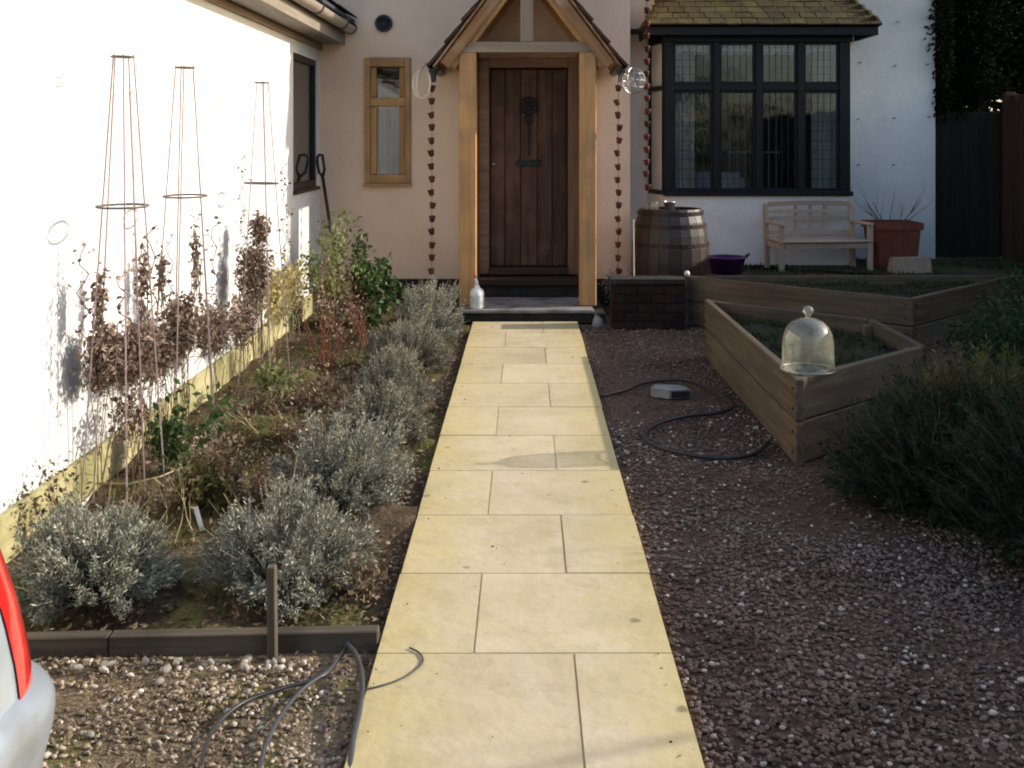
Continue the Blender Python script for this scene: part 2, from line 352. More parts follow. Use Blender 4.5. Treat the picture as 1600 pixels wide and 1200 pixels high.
def slab_material():
    m = mat('cream_paving', (0.45,0.365,0.22), (0.57,0.465,0.30), scale=(2.2,2.2,2.2), rough=0.85, bump=0.7, bscale=22, bdist=0.006,
            c3=(0.56,0.46,0.33), s3=5, t3=(0.5,0.8), obj_rand=0.06, spec=0.3)
    t = m.node_tree; N = t.nodes; L = t.links
    p = [n for n in N if n.type == 'BSDF_PRINCIPLED'][0]
    src = p.inputs['Base Color'].links[0].from_socket
    g = N.new('ShaderNodeNewGeometry'); sx = N.new('ShaderNodeSeparateXYZ'); L.new(g.outputs['Position'], sx.inputs[0])
    ab = N.new('ShaderNodeMath'); ab.operation = 'ABSOLUTE'; L.new(sx.outputs[0], ab.inputs[0])
    n1 = N.new('ShaderNodeTexNoise'); n1.inputs['Scale'].default_value = 4.5; n1.inputs['Detail'].default_value = 7; n1.inputs['Roughness'].default_value = .7
    L.new(g.outputs['Position'], n1.inputs['Vector'])
    a = N.new('ShaderNodeMath'); a.operation = 'MULTIPLY_ADD'; a.inputs[1].default_value = 0.62; L.new(n1.outputs['Fac'], a.inputs[0]); L.new(ab.outputs[0], a.inputs[2])
    r = N.new('ShaderNodeMapRange'); r.inputs[1].default_value = 0.50; r.inputs[2].default_value = 0.84; r.inputs[4].default_value = 0.8; L.new(a.outputs[0], r.inputs[0])
    m1 = N.new('ShaderNodeMix'); m1.data_type = 'RGBA'; L.new(r.outputs[0], m1.inputs[0]); L.new(src, m1.inputs[6]); m1.inputs[7].default_value = (0.50,0.395,0.155,1)
    # grime spots and soft dirt
    n2 = N.new('ShaderNodeTexNoise'); n2.inputs['Scale'].default_value = 5; n2.inputs['Detail'].default_value = 8; n2.inputs['Roughness'].default_value = .75
    L.new(g.outputs['Position'], n2.inputs['Vector'])
    r2 = N.new('ShaderNodeMapRange'); r2.inputs[1].default_value = 0.50; r2.inputs[2].default_value = 0.78; r2.inputs[4].default_value = 0.55; L.new(n2.outputs['Fac'], r2.inputs[0])
    m2 = N.new('ShaderNodeMix'); m2.data_type = 'RGBA'; L.new(r2.outputs[0], m2.inputs[0]); L.new(m1.outputs[2], m2.inputs[6]); m2.inputs[7].default_value = (0.33,0.25,0.13,1)
    vo = N.new('ShaderNodeTexVoronoi'); vo.inputs['Scale'].default_value = 3.1; L.new(g.outputs['Position'], vo.inputs['Vector'])
    n3 = N.new('ShaderNodeTexNoise'); n3.inputs['Scale'].default_value = 45; L.new(g.outputs['Position'], n3.inputs['Vector'])
    a3 = N.new('ShaderNodeMath'); a3.operation = 'MULTIPLY_ADD'; a3.inputs[1].default_value = 0.08; L.new(n3.outputs['Fac'], a3.inputs[0]); L.new(vo.outputs['Distance'], a3.inputs[2])
    r3 = N.new('ShaderNodeMapRange'); r3.inputs[1].default_value = 0.115; r3.inputs[2].default_value = 0.075; r3.inputs[4].default_value = 0.7; L.new(a3.outputs[0], r3.inputs[0])
    m3 = N.new('ShaderNodeMix'); m3.data_type = 'RGBA'; L.new(r3.outputs[0], m3.inputs[0]); L.new(m2.outputs[2], m3.inputs[6]); m3.inputs[7].default_value = (0.16,0.12,0.06,1)
    L.new(m3.outputs[2], p.inputs['Base Color'])
    return m
M['slab'] = slab_material()
M['jointsand'] = mat('sandy_joint', (0.36,0.28,0.16), (0.52,0.42,0.25), scale=(30,30,30), rough=1, obj_rand=0)

# ------------------------------------------------------------------ plant machinery
def unit(v): return v / np.maximum(np.linalg.norm(v, axis=-1, keepdims=True), 1e-9)
def leaves_mesh(P, D, L, W, curl=0.25, seed=0):
    """one folded leaf (2 tris) per point: base P, direction D, length L, width W"""
    g = np.random.default_rng(seed); n = len(P); D = unit(D)
    r = unit(g.normal(size=(n,3))); s = unit(np.cross(D, r)); nn = np.cross(s, D)
    L = np.broadcast_to(np.asarray(L, float), (n,))[:,None]; W = np.broadcast_to(np.asarray(W, float), (n,))[:,None]
    mid = P + D*L*0.5
    V = np.stack([P, mid + s*W*0.5 + nn*W*curl, P + D*L, mid - s*W*0.5 + nn*W*curl*g.uniform(-1,1,(n,1))], 1).reshape(-1,3)
    b = np.arange(n)[:,None]*4
    Fc = np.concatenate([b+np.array([[0,1,2]]), b+np.array([[0,2,3]])], 0)
    return V, Fc
def strips_mesh(A, B, w0, w1, seed=0):
    """thin 3-sided stems from A to B"""
    g = np.random.default_rng(seed); n = len(A); D = unit(B-A); r = unit(g.normal(size=(n,3))); s = unit(np.cross(D, r)); t = np.cross(D, s)
    V = []
    for base, wd in ((A, w0), (B, w1)):
        wd = np.broadcast_to(np.asarray(wd, float), (n,))[:,None]
        for k in range(3):
            q = 2*math.pi*k/3
            V.append(base + (s*math.cos(q) + t*math.sin(q))*wd)
    V = np.stack(V, 1).reshape(-1,3); b = np.arange(n)[:,None]*6
    Fc = np.concatenate([b+np.array([[0,1,4,3]]), b+np.array([[1,2,5,4]]), b+np.array([[2,0,3,5]])], 0)
    return V, Fc
def merge(parts):
    V = []; Fc = []; n = 0
    for v, f in parts:
        V.append(v); Fc.append(f + n); n += len(v)
    return np.concatenate(V), np.concatenate(Fc)

def lavender(cx, cy, r, h, label, m='lav', stems=950, per=20, seed=1, z=-0.03, group='lavender bushes beside the path', sy=1.0, leaf=1.0):
    g = np.random.default_rng(seed)
    root = thing('lavender_bush', (cx, cy, z), label, 'shrub', group)
    n = stems
    th = g.uniform(0, 2*np.pi, n); ph = np.arccos(g.uniform(0.02, 1, n))
    d = np.stack([np.sin(ph)*np.cos(th), np.sin(ph)*np.sin(th)*sy, np.cos(ph)], 1)
    nc = n//9; ci = g.integers(0, nc, n); d = unit(d[:nc][ci] + g.normal(0, 0.055, (n,3))); d[:,2] = np.abs(d[:,2])
    crr = g.normal(0, 0.06, nc)[ci]
    # clumpy outline
    lobes = unit(g.normal(size=(11,3)) + np.array([0,0,.7])); amp = g.uniform(0.03, 0.24, 11)
    rr = 0.83 + sum(a*np.maximum(0, (unit(d)@l))**8 for a, l in zip(amp, lobes)) + g.normal(0, 0.035, n) + crr
    tip = d*rr[:,None]*np.array([r, r, h]); tip[:,2] += 0.015
    base = g.normal(0, 0.035, (n,3)); base[:,2] = 0
    o = np.array([cx, cy, z])
    mid = base*0.4 + tip*0.5; mid[:,2] = tip[:,2]*0.36
    P = []; D = []; Ls = []
    for k in range(per):
        t = g.uniform(0.30, 1.0, n)**0.6
        q = (1-t)[:,None]**2*base + 2*((1-t)*t)[:,None]*mid + (t**2)[:,None]*tip
        dd = unit(2*(1-t)[:,None]*(mid-base) + 2*t[:,None]*(tip-mid))
        P.append(q); D.append(dd*0.85 + g.normal(0, 0.60, (n,3)) + np.array([0,0,.2])); Ls.append(g.uniform(0.012, 0.026, n)*leaf)
    P = np.concatenate(P)+o; D = np.concatenate(D); Ls = np.concatenate(Ls)
    P[:,2] = np.maximum(P[:,2], z+0.01)
    v, f = leaves_mesh(P, D, Ls, Ls*0.24, seed=seed)
    fo = fast('foliage', v, f, M[m], root); tag(fo, kind='stuff')
    k = 70; pick = g.integers(0, n, k); dd = unit(tip[pick]-mid[pick]*.6)
    v, f = strips_mesh(tip[pick]+o-dd*.04, tip[pick]+o+dd*g.uniform(.02,.10,(k,1))+g.normal(0,.008,(k,3)), .0012, .0009, seed+5)
    tag(fast('dead_stalks', v, f, M['palestem'], root), kind='stuff')
    wb = MB(); gr = random.Random(seed)
    for _ in range(9):
        a_w = gr.uniform(0, 6.28); wb.tube([(cx,cy,z-.02), (cx+math.cos(a_w)*r*.35, cy+math.sin(a_w)*r*.35, z+h*.18), (cx+math.cos(a_w)*r*.62, cy+math.sin(a_w)*r*.62, z+h*.42)], [.010,.007,.004], 5)
    tag(wb.obj('woody_base', M['twig'], root), kind='stuff')
    sel = slice(0, n, 2)
    v, f = merge([strips_mesh(base[sel]+o, mid[sel]+o, 0.0022, 0.0017, seed), strips_mesh(mid[sel]+o, tip[sel]+o, 0.0017, 0.0008, seed+1)])
    tag(fast('stem', v, f, M['twig'], root), kind='stuff')
    return root

def branchy(mb, p, d, L, r, depth, g, spread=0.6, tips=None, lift=0.0, seg=4, nb=(2,3), nodes=None):
    pts = [Vector(p)]; dd = Vector(d).normalized(); rs = [r]
    for k in range(seg):
        dd = (dd + Vector((g.uniform(-1,1), g.uniform(-1,1), g.uniform(-1,1)))*0.16 + Vector((0,0,lift*0.2))).normalized()
        pts.append(pts[-1] + dd*(L/seg)); rs.append(r*(1-0.5*(k+1)/seg))
        if nodes is not None: nodes.append((tuple(pts[-1]), tuple(dd)))
    mb.tube(pts, rs, 5 if r > 0.006 else 3)
    if depth <= 0:
        if tips is not None: tips.append((tuple(pts[-1]), tuple(dd)))
        return
    for _ in range(g.randint(*nb)):
        k = g.randint(1, seg)
        nd = (dd + Vector((g.uniform(-1,1), g.uniform(-1,1), g.uniform(-.6,1)))*spread).normalized()
        branchy(mb, pts[k], nd, L*g.uniform(.5,.8), rs[k]*0.7, depth-1, g, spread, tips, lift, seg, nb, nodes)

def leafy(name, x, y, z, label, cat, leafm, stemm, nstem, H, spread, leaf, per, seed, depth=2, r=0.006, group=None, lean=(0,0), droop=0.0, jitter=0.03, wl=0.5, base=0.05):
    g = random.Random(seed); gg = np.random.default_rng(seed)
    root = thing(name, (x, y, z), label, cat, group)
    mb = MB(); nodes = []
    for _ in range(nstem):
        a = g.uniform(0, 6.283)
        d = Vector((math.cos(a)*spread + lean[0], math.sin(a)*spread + lean[1], 1))
        branchy(mb, (x+g.uniform(-base,base), y+g.uniform(-base,base), z), d, H*g.uniform(.6,1), r, depth, g, 0.75, None, 0.3, 4, (1,3), nodes)
    tag(mb.obj('stem', M[stemm], root), kind='stuff')
    if per:
        nd = np.array([n[0] for n in nodes]); dr = np.array([n[1] for n in nodes])
        P = np.repeat(nd, per, 0) + gg.normal(0, jitter, (len(nd)*per, 3)); P[:,2] = np.maximum(P[:,2], z+.005)
        D = np.repeat(dr, per, 0)*0.5 + gg.normal(0, .8, P.shape) - np.array([0,0,droop])
        Ls = gg.uniform(.6,1.2,len(P))*leaf
        v, f = leaves_mesh(P, D, Ls, Ls*wl, 0.35, seed)
        tag(fast('foliage', v, f, M[leafm], root), kind='stuff')
    return root

ICO_V = None
def ico():
    global ICO_V
    t = (1+5**.5)/2
    V = np.array([(-1,t,0),(1,t,0),(-1,-t,0),(1,-t,0),(0,-1,t),(0,1,t),(0,-1,-t),(0,1,-t),(t,0,-1),(t,0,1),(-t,0,-1),(-t,0,1)], float)
    V /= np.linalg.norm(V[0])
    Fc = np.array([(0,11,5),(0,5,1),(0,1,7),(0,7,10),(0,10,11),(1,5,9),(5,11,4),(11,10,2),(10,7,6),(7,1,8),(3,9,4),(3,4,2),(3,2,6),(3,6,8),(3,8,9),(4,9,5),(2,4,11),(6,2,10),(8,6,7),(9,8,1)])
    return V, Fc
def stones(name, P, size, m, parent=None, seed=3, flat=0.55):
    g = np.random.default_rng(seed); V0, F0 = ico(); n = len(P)
    sc = np.stack([g.uniform(.75,1.3,n), g.uniform(.55,.95,n), g.uniform(.35,.7,n)*flat/.55], 1)*np.asarray(size).reshape(-1,1)
    a = g.uniform(0, 6.283, n); tx = g.normal(0, .35, n)
    ca, sa, ct, st = np.cos(a), np.sin(a), np.cos(tx), np.sin(tx)
    V = V0[None]*sc[:,None,:]*(1+g.normal(0,.20,(n,12,1)))
    y = V[:,:,1]*ct[:,None]-V[:,:,2]*st[:,None]; z = V[:,:,1]*st[:,None]+V[:,:,2]*ct[:,None]
    X = V[:,:,0]*ca[:,None]-y*sa[:,None]; Y = V[:,:,0]*sa[:,None]+y*ca[:,None]
    V = np.stack([X,Y,z],2)+P[:,None,:]
    Fc = (F0[None]+(np.arange(n)*12)[:,None,None]).reshape(-1,3)
    return fast(name, V.reshape(-1,3), Fc, m, parent)

def inside(P, poly):
    x, y = P[:,0], P[:,1]; c = np.zeros(len(P), bool); n = len(poly)
    for i in range(n):
        x1, y1 = poly[i]; x2, y2 = poly[(i+1)%n]
        if y1 == y2: continue
        c ^= ((y1 > y) != (y2 > y)) & (x < (x2-x1)*(y-y1)/(y2-y1)+x1)
    return c

def sheet(name, x0, x1, y0, y1, z, m, nx=2, ny=2, amp=0.0, seed=0, kind='structure'):
    xs = np.linspace(x0, x1, nx); ys = np.linspace(y0, y1, ny); X, Y = np.meshgrid(xs, ys)
    g = np.random.default_rng(seed); Z = np.full_like(X, z)
    if amp:
        for k in range(26):
            fx, fy = g.normal(0, 3.2*(1+k*0.25), 2); Z += amp/(1+k*0.22)*np.sin(fx*X+fy*Y+g.uniform(0,6.28))*0.5
    V = np.stack([X.ravel(), Y.ravel(), Z.ravel()], 1)
    i = np.arange(ny-1)[:,None]*nx + np.arange(nx-1)[None]
    i = i.ravel(); Fc = np.stack([i, i+1, i+nx+1, i+nx], 1)
    o = fast(name, V, Fc, m, None, smooth=bool(amp)); tag(o, kind=kind); return o

# ------------------------------------------------------------------ setting
sheet('ground', -150, 150, -150, 150, -0.11, M['earth'])
sheet('gravel_yard', 0.455, 5.35, -4, 12.6, -0.034, M['gravel_bed'], 60, 160, 0.004, 4)
sheet('driveway', -6.0, -0.457, -4, 3.40, -0.036, M['gravel_left'], 90, 120, 0.006, 5)
sheet('garden_bed', -1.99, -0.457, 3.42, 10.6, -0.040, M['soil'], 130, 400, 0.026, 6)

# paved path: slabs 600 + 300 wide laid in staggered courses
path = MB().box(-0.446, 0.442, -3, 9.40, -0.09, -0.0028).obj('path', M['jointsand']); tag(path, kind='structure')
ys = [9.415, 8.865, 8.25, 7.635, 7.02, 6.405, 5.79, 5.175, 4.56, 3.945, 3.33, 2.715, 2.10, 1.485, .87, .255, -.36, -.975, -1.59, -2.2, -2.82]
for k in range(len(ys)-1):
    y1, y0 = ys[k], ys[k+1]
    wide_left = (k % 2 == 1)      # course 3.33..2.715 is k=10
    split = 0.148 if not wide_left else -0.158
    if k % 2 == 0: split = 0.148
    for (a, b) in ((-0.456, split), (split, 0.452)):
        j = [rnd.uniform(-.002,.002) for _ in range(4)]
        zt = rnd.uniform(-0.003, 0.002)
        MB().box(a+0.0015+(j[0] if a < -.4 else 0), b-0.0015+(j[1] if b > .4 else 0), y0+0.0018, y1-0.0018, -0.055, zt*.5).obj('paving_slab', M['slab'], path, bevel=0.0022, segs=2)

# doorstep
st = thing('doorstep', (0.02, 9.9, -0.03), 'grey stone step with dark timber riser below the front door', 'step')
MB().box(-0.60, 0.70, 9.47, 10.24, -0.03, 0.064).obj('step_base', M['darkstone'], st, bevel=0.01)
MB().box(-0.56, 0.60, 9.44, 10.26, 0.066, 0.092).obj('step_slab', M['greystone'], st, bevel=0.012, segs=2)
MB().box(-0.47, 0.53, 10.27, 10.50, 0.094, 0.20).obj('riser', M['darkstone'], st, bevel=0.006)
beam('tread', (-0.47,10.36,0.232), (0.53,10.36,0.232), 0.26, 0.06, M['brownwin'], st)
tag(stones('kerb_stone', np.array([[0.62, 9.34, -0.01]]), [0.09], M['greystone']), 'pale flat stone on the ground right of the doorstep', 'stone')

# ------------------------------------------------------------------ cottage
house = thing('cottage', (1.2, 12.0, 0), 'cottage with pink rendered front, plank door and white right wall with bay window', 'house')
wp = wall('wall', 'y', 10.6, 0.30, -2.0, 1.02, -0.1, 4.9, [(-0.46, 0.52, -0.1, 2.40), (-1.565, -1.116, 1.146, 2.374)], M['pink'], house); wp['label'] = 'pink rendered front wall'
wr = wall('wall', 'x', 1.02, 0.30, 10.905, 12.3, -0.1, 4.9, [], M['pink'], house)
ww = wall('wall', 'y', 12.0, 0.30, 1.022, 4.52, -0.1, 4.9, [(1.46, 3.42, 0.5, 2.75)], M['white'], house); ww['label'] = 'white rendered wall to the right'
wall('wall', 'x', 4.52, 0.30, 12.302, 17, -0.1, 4.9, [], M['white'], house)
MB().box(-2.0, 0.0-0.63, 10.575, 10.598, -0.08, 0.22).obj('plinth', M['darkstone'], house)
MB().box(0.66, 1.02, 10.575, 10.598, -0.08, 0.22).obj('plinth', M['darkstone'], house)
# main roof beyond the frame
rf = MB().add([(-2.3,10.25,4.55),(4.9,10.25,4.55),(4.9,14.2,7.6),(-2.3,14.2,7.6),(-2.3,10.25,4.68),(4.9,10.25,4.68),(4.9,14.2,7.73),(-2.3,14.2,7.73)],
              [(0,3,2,1),(4,5,6,7),(0,1,5,4),(1,2,6,5),(2,3,7,6),(3,0,4,7)]).obj('roof', M['tile'], house)
mg = MB().tube([(-2.3,10.2,4.5),(4.9,10.2,4.5)], 0.06, 10).obj('gutter', M['blackplastic'], house)

# door and frame
fr = MB(); fr.box(-0.458,-0.358,10.52,10.70,0.27,2.398); fr.box(0.418,0.518,10.52,10.70,0.27,2.398)
df = thing  # (keeps the name local)
door = MB().box(-0.345,0.405,10.660,10.675,0.345,2.26).obj('door', M['door'], house)
for k, (a, b) in enumerate([(-0.345,-0.20),(-0.20,-0.045),(-0.045,0.115),(0.115,0.26),(0.26,0.405)]):
    beam('plank', ((a+b)/2,10.642,0.345), ((a+b)/2,10.642,2.26), b-a-0.007, 0.034, M['door'], door, up=(0,1,0), bevel=0.004)
kn = MB(); c = (0.035, 10.612, 1.905)
TX = Matrix.Rotation(R(90), 3, 'X')
kn.ring(c, 0.082, 0.008, 20, TX); kn.ring(c, 0.045, 0.007, 16, TX)
for q in range(8):
    a = q*math.pi/4; kn.tube([c, (c[0]+.098*math.cos(a), c[1], c[2]+.098*math.sin(a))], 0.006, 5)
kn.ring((c[0], c[1]-.012, c[2]-.13), 0.04, 0.008, 16, TX)
kn.obj('knocker', M['iron'], door)
MB().box(0.022,0.048,10.614,10.624,1.42,1.80).obj('strap', M['iron'], door, bevel=.002)
MB().box(-0.085,0.155,10.606,10.624,1.315,1.375).obj('letter_plate', M['iron'], door, bevel=.004)
MB().lathe([(0.0,0.0),(0.016,0.002),(0.020,0.014),(0.012,0.024),(0.0,0.028)], (0,0,0), 12).obj('knob', M['steel'], door, True, origin=(0,0,0)).matrix_basis = Matrix.Translation(Vector((-0.315,10.622,1.335))-wpos(door)) @ Matrix.Rotation(R(90),4,'X')
sb = MB()
for zz in (0.5, 0.9, 1.15, 1.55, 2.1):
    for xx in (-0.27,-0.12,0.035,0.19,0.33):
        sb.lathe([(0.0,0),(0.009,0),(0.006,0.006),(0,0.007)], (xx, 0, zz), 6) if False else sb.box(xx-.006, xx+.006, 10.616, 10.625, zz-.006, zz+.006)
tag(sb.obj('studs', M['iron'], door), kind='stuff')
frm = MB().box(-0.458,-0.352,10.535,10.72,0.27,2.398).obj('door_frame', M['doorframe'], house, bevel=.006)
beam('jamb', (0.465,10.627,0.27), (0.465,10.627,2.398), 0.106, 0.185, M['doorframe'], frm, up=(0,1,0))
beam('head', (-0.350,10.627,2.335), (0.410,10.627,2.335), 0.185, 0.12, M['doorframe'], frm)
beam('threshold', (-0.350,10.60,0.305), (0.410,10.60,0.305), 0.22, 0.066, M['brownwin'], frm)
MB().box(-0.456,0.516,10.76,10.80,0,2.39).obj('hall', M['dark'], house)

# round vent on the pink wall
v = MB().lathe([(0.0,0),(0.085,0),(0.085,0.035),(0.070,0.045),(0.062,0.02),(0.0,0.02)], (0,0,0), 24).obj('vent', M['blackplastic'], house, True, origin=(0,0,0))
v.matrix_basis = Matrix.Translation(Vector((-1.378,10.598,2.705))-wpos(house)) @ Matrix.Rotation(R(90),4,'X')
vs_ = MB()
for k in range(5): vs_.box(-0.06,0.06,-0.004,0.004,0.0,0.0)
lv = MB()
for k in range(4): lv.box(-1.378-0.05,-1.378+0.05,10.556,10.562,2.655+k*0.03,2.667+k*0.03)
lv.obj('louvre', M['iron'], house)

# small oak window on the pink wall
wo_ = MB().box(-1.563,-1.510,10.57,10.68,1.147,2.373).obj('window', M['oak'], house, bevel=.004); wo_['label'] = 'narrow two-light oak window'
beam('frame', (-1.145,10.625,1.147), (-1.145,10.625,2.373), 0.053, 0.11, M['oak'], wo_, up=(0,1,0))
for za, zb in ((1.147,1.235),(1.90,1.985),(2.285,2.373)):
    beam('rail', (-1.509,10.625,(za+zb)/2), (-1.173,10.625,(za+zb)/2), 0.11, zb-za, M['oak'], wo_)
for x_ in (-1.480,-1.200):
    beam('casement', (x_,10.628,1.24), (x_,10.628,1.895), 0.056, 0.06, M['oak'], wo_, up=(0,1,0))
    beam('casement', (x_,10.628,1.99), (x_,10.628,2.28), 0.056, 0.06, M['oak'], wo_, up=(0,1,0))
beam('sill', (-1.575,10.58,1.135), (-1.106,10.58,1.135), 0.10, 0.024, M['oak'], wo_)
MB().box(-1.452,-1.228,10.635,10.639,1.236,1.899).obj('pane', M['glass'], wo_)
MB().box(-1.452,-1.228,10.635,10.639,1.986,2.284).obj('pane', M['glass'], wo_)
def curtain(x0, x1, y, z0, z1, m, parent, waves=6, amp=0.02, name='curtain', label=None):
    n = waves*8; V = []; 
    for i in range(n+1):
        x = x0+(x1-x0)*i/n; yy = y+amp*math.sin(i/n*waves*6.283)+amp*.4*math.sin(i/n*waves*2.3*6.283)
        V += [(x, yy, z0), (x, yy, z1)]
    return MB().add(V, [(2*i,2*i+2,2*i+3,2*i+1) for i in range(n)]).obj(name, m, parent, True)
curtain(-1.44,-1.24, 10.70, 1.23, 1.90, M['curtain'], wo_, 4, .012)
MB().add([(-1.452,10.70,1.99),(-1.24,10.70,1.99),(-1.30,10.70,2.03),(-1.452,10.70,2.12)], [(0,1,2,3)]).obj('net_corner', M['curtain'], wo_)
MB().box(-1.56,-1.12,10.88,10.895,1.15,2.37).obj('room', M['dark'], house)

# bay window
ftp = [(1.350,12.0),(1.47,11.42),(3.40,11.42),(3.52,12.0)]
MB().prism(ftp, -0.05, 1.00).obj('bay_base', M['white'], house)
bay = MB().box(1.44,3.43,11.37,11.50,0.985,1.035).obj('bay_window', M['blackwood'], house, bevel=.008); bay['label'] = 'black framed bay window of eight front panes'
bw = M['blackwood']
for xc, wd in ((1.505,.09),(2.005,.06),(2.447,.055),(2.890,.06),(3.355,.11)):
    beam('mullion', (xc,11.455,1.035), (xc,11.455,2.60), wd, 0.09, bw, bay, up=(0,1,0))
xs_ = [1.55,1.975,2.035,2.4195,2.4745,2.86,2.92,3.30]
for i in range(4):
    xa, xb = xs_[2*i], xs_[2*i+1]
    beam('transom', (xa,11.455,2.125), (xb,11.455,2.125), 0.075, 0.065, bw, bay)
    for za, zb in ((1.036,2.092),(2.158,2.60)):
        sf = MB(); t_ = .028
        sf.box(xa,xa+t_,11.44,11.475,za,zb); sf.box(xb-t_,xb,11.44,11.475,za,zb); sf.box(xa+t_,xb-t_,11.44,11.475,za,za+t_); sf.box(xa+t_,xb-t_,11.44,11.475,zb-t_,zb)
        sf.obj('sash', bw, bay)
        MB().box(xa+t_,xb-t_,11.455,11.459,za+t_,zb-t_).obj('pane', M['glass'], bay)
        if True:   # leaded lattice in the top lights
            ld = MB(); nx = 5; nz = 5 if zb > 2.3 else 10
            for k in range(1, nx): xk = xa+t_+(xb-xa-2*t_)*k/nx; ld.box(xk-.0025,xk+.0025,11.450,11.4545,za+t_,zb-t_)
            for k in range(1, nz): zk = za+t_+(zb-za-2*t_)*k/nz; ld.box(xa+t_,xb-t_,11.4595,11.463,zk-.0025,zk+.0025)
            ld.obj('leading', M['iron'], bay)
beam('head', (1.44,11.46,2.665), (3.43,11.46,2.665), 0.13, 0.13, bw, bay)
for sx, a, b in ((1,(1.375,11.99),(1.475,11.52)),(-1,(3.495,11.99),(3.395,11.52))):
    for z_ in (1.01, 2.125, 2.665): beam('side_rail', (*a,z_), (*b,z_), 0.05, 0.05 if z_ < 2.5 else .13, bw, bay)
    for f_ in (0.03, 0.97):
        beam('side_post', (a[0]+(b[0]-a[0])*f_, a[1]+(b[1]-a[1])*f_, 1.035), (a[0]+(b[0]-a[0])*f_, a[1]+(b[1]-a[1])*f_, 2.60), 0.05, 0.05, bw, bay, up=(0,1,0))
    n_ = Vector((b[1]-a[1], a[0]-b[0], 0)).normalized()*0.002
    MB().add([(a[0]-n_.x,a[1],1.036),(b[0]-n_.x,b[1],1.036),(b[0]-n_.x,b[1],2.6),(a[0]-n_.x,a[1],2.6)], [(0,1,2,3)]).obj('side_pane', M['curtain'], bay)
# things seen in the bay
curtain(1.56,1.80, 11.58, 1.04, 2.6, M['curtain'], bay, 5, .022)
curtain(3.04,3.31, 11.58, 1.04, 2.6, M['curtain'], bay, 5, .022)
for xa in (1.55, 2.03, 2.47, 2.92):
    n = 24; V = []
    for i in range(n+1):
        x = xa+0.385*i/n; V += [(x, 11.53+.008*math.sin(i*1.3), 2.60), (x, 11.53+.008*math.sin(i*1.3), 2.50-0.028*abs(math.sin(i*.52)))]
    MB().add(V, [(2*i+1,2*i+3,2*i+2,2*i) for i in range(n)]).obj('lace_valance', M['lace'], bay)
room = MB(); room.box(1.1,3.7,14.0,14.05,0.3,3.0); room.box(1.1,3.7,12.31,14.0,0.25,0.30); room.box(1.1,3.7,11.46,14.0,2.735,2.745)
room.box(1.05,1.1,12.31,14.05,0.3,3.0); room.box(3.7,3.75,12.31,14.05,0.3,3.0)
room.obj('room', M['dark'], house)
sofa = thing('sofa', (2.05, 12.0, 0.5), 'pale grey armchair back seen through the lower panes of the bay window', 'armchair')
MB().box(1.78,2.38,11.72,12.0,0.72,1.22).obj('backrest', M['sofa'], sofa, True, bevel=0.06, segs=3)
MB().box(1.70,1.78,11.72,12.2,0.72,1.12).obj('arm', M['sofa'], sofa, True, bevel=0.03, segs=2)
MB().box(1.78,2.38,12.01,12.5,0.52,0.80).obj('seat', M['sofa'], sofa, True, bevel=0.05, segs=2)
tg = MB()
for k in range(7): tg.box(2.36+k*.09, 2.372+k*.09, 12.60,12.612, 1.0,1.85)
for z_ in (1.0,1.42,1.85): tg.box(2.34,2.94,12.585,12.60,z_,z_+.02)
rk = tg.obj('plate_rack', M['sofa']); tag(rk, 'slim pale rack of upright bars inside the room behind the bay', 'rack')

# bay roof: hipped lean-to with moss-grown plain tiles
broof = MB(); e0, e1, eY, eZ = 1.24, 3.66, 11.22, 2.745; rh = 0.62; hip = 0.42
broof.add([(e0,eY,eZ),(e1,eY,eZ),(e1,12.0,eZ),(e0,12.0,eZ),(e0+hip,12.0,eZ+rh),(e1-hip,12.0,eZ+rh)],
          [(0,3,2,1),(0,1,5,4),(1,2,5),(3,0,4),(2,3,4,5)])
broof = broof.obj('bay_roof', M['blackwood'], house); broof['label'] = 'mossy tiled hipped roof over the bay window'
sl = math.atan2(rh, 12.0-eY); Ls = math.hypot(rh, 12.0-eY); rows = 9
tproto = None
for r_ in range(rows):
    f0 = r_/rows
    yy = eY + (12.0-eY)*f0; zz = eZ + rh*f0; xa = e0 + hip*f0; xb = e1 - hip*f0
    n = max(1, round((xb-xa)/0.165)); off = 0.08 if r_ % 2 else 0
    for k in range(-1, n+1):
        x0 = xa + k*0.165 + off; x1 = x0 + 0.160
        x0 = max(x0, xa-.01); x1 = min(x1, xb+.01)
        if x1-x0 < 0.03: continue
        L_ = Ls/rows*1.35; th = .014
        o = MB().box(-(x1-x0)/2, (x1-x0)/2, -0.02, L_, 0, th).obj('roof_tile', M['mosstile'], None, bevel=.003, origin=(0,0,0))
        o.rotation_euler = (sl-0.055+rnd.uniform(-.035,.035), rnd.uniform(-.03,.03), rnd.uniform(-.02,.02))
        o.location = Vector(((x0+x1)/2, yy-.02, zz+0.022+rnd.uniform(0,.005))) - wpos(broof); o.parent = broof
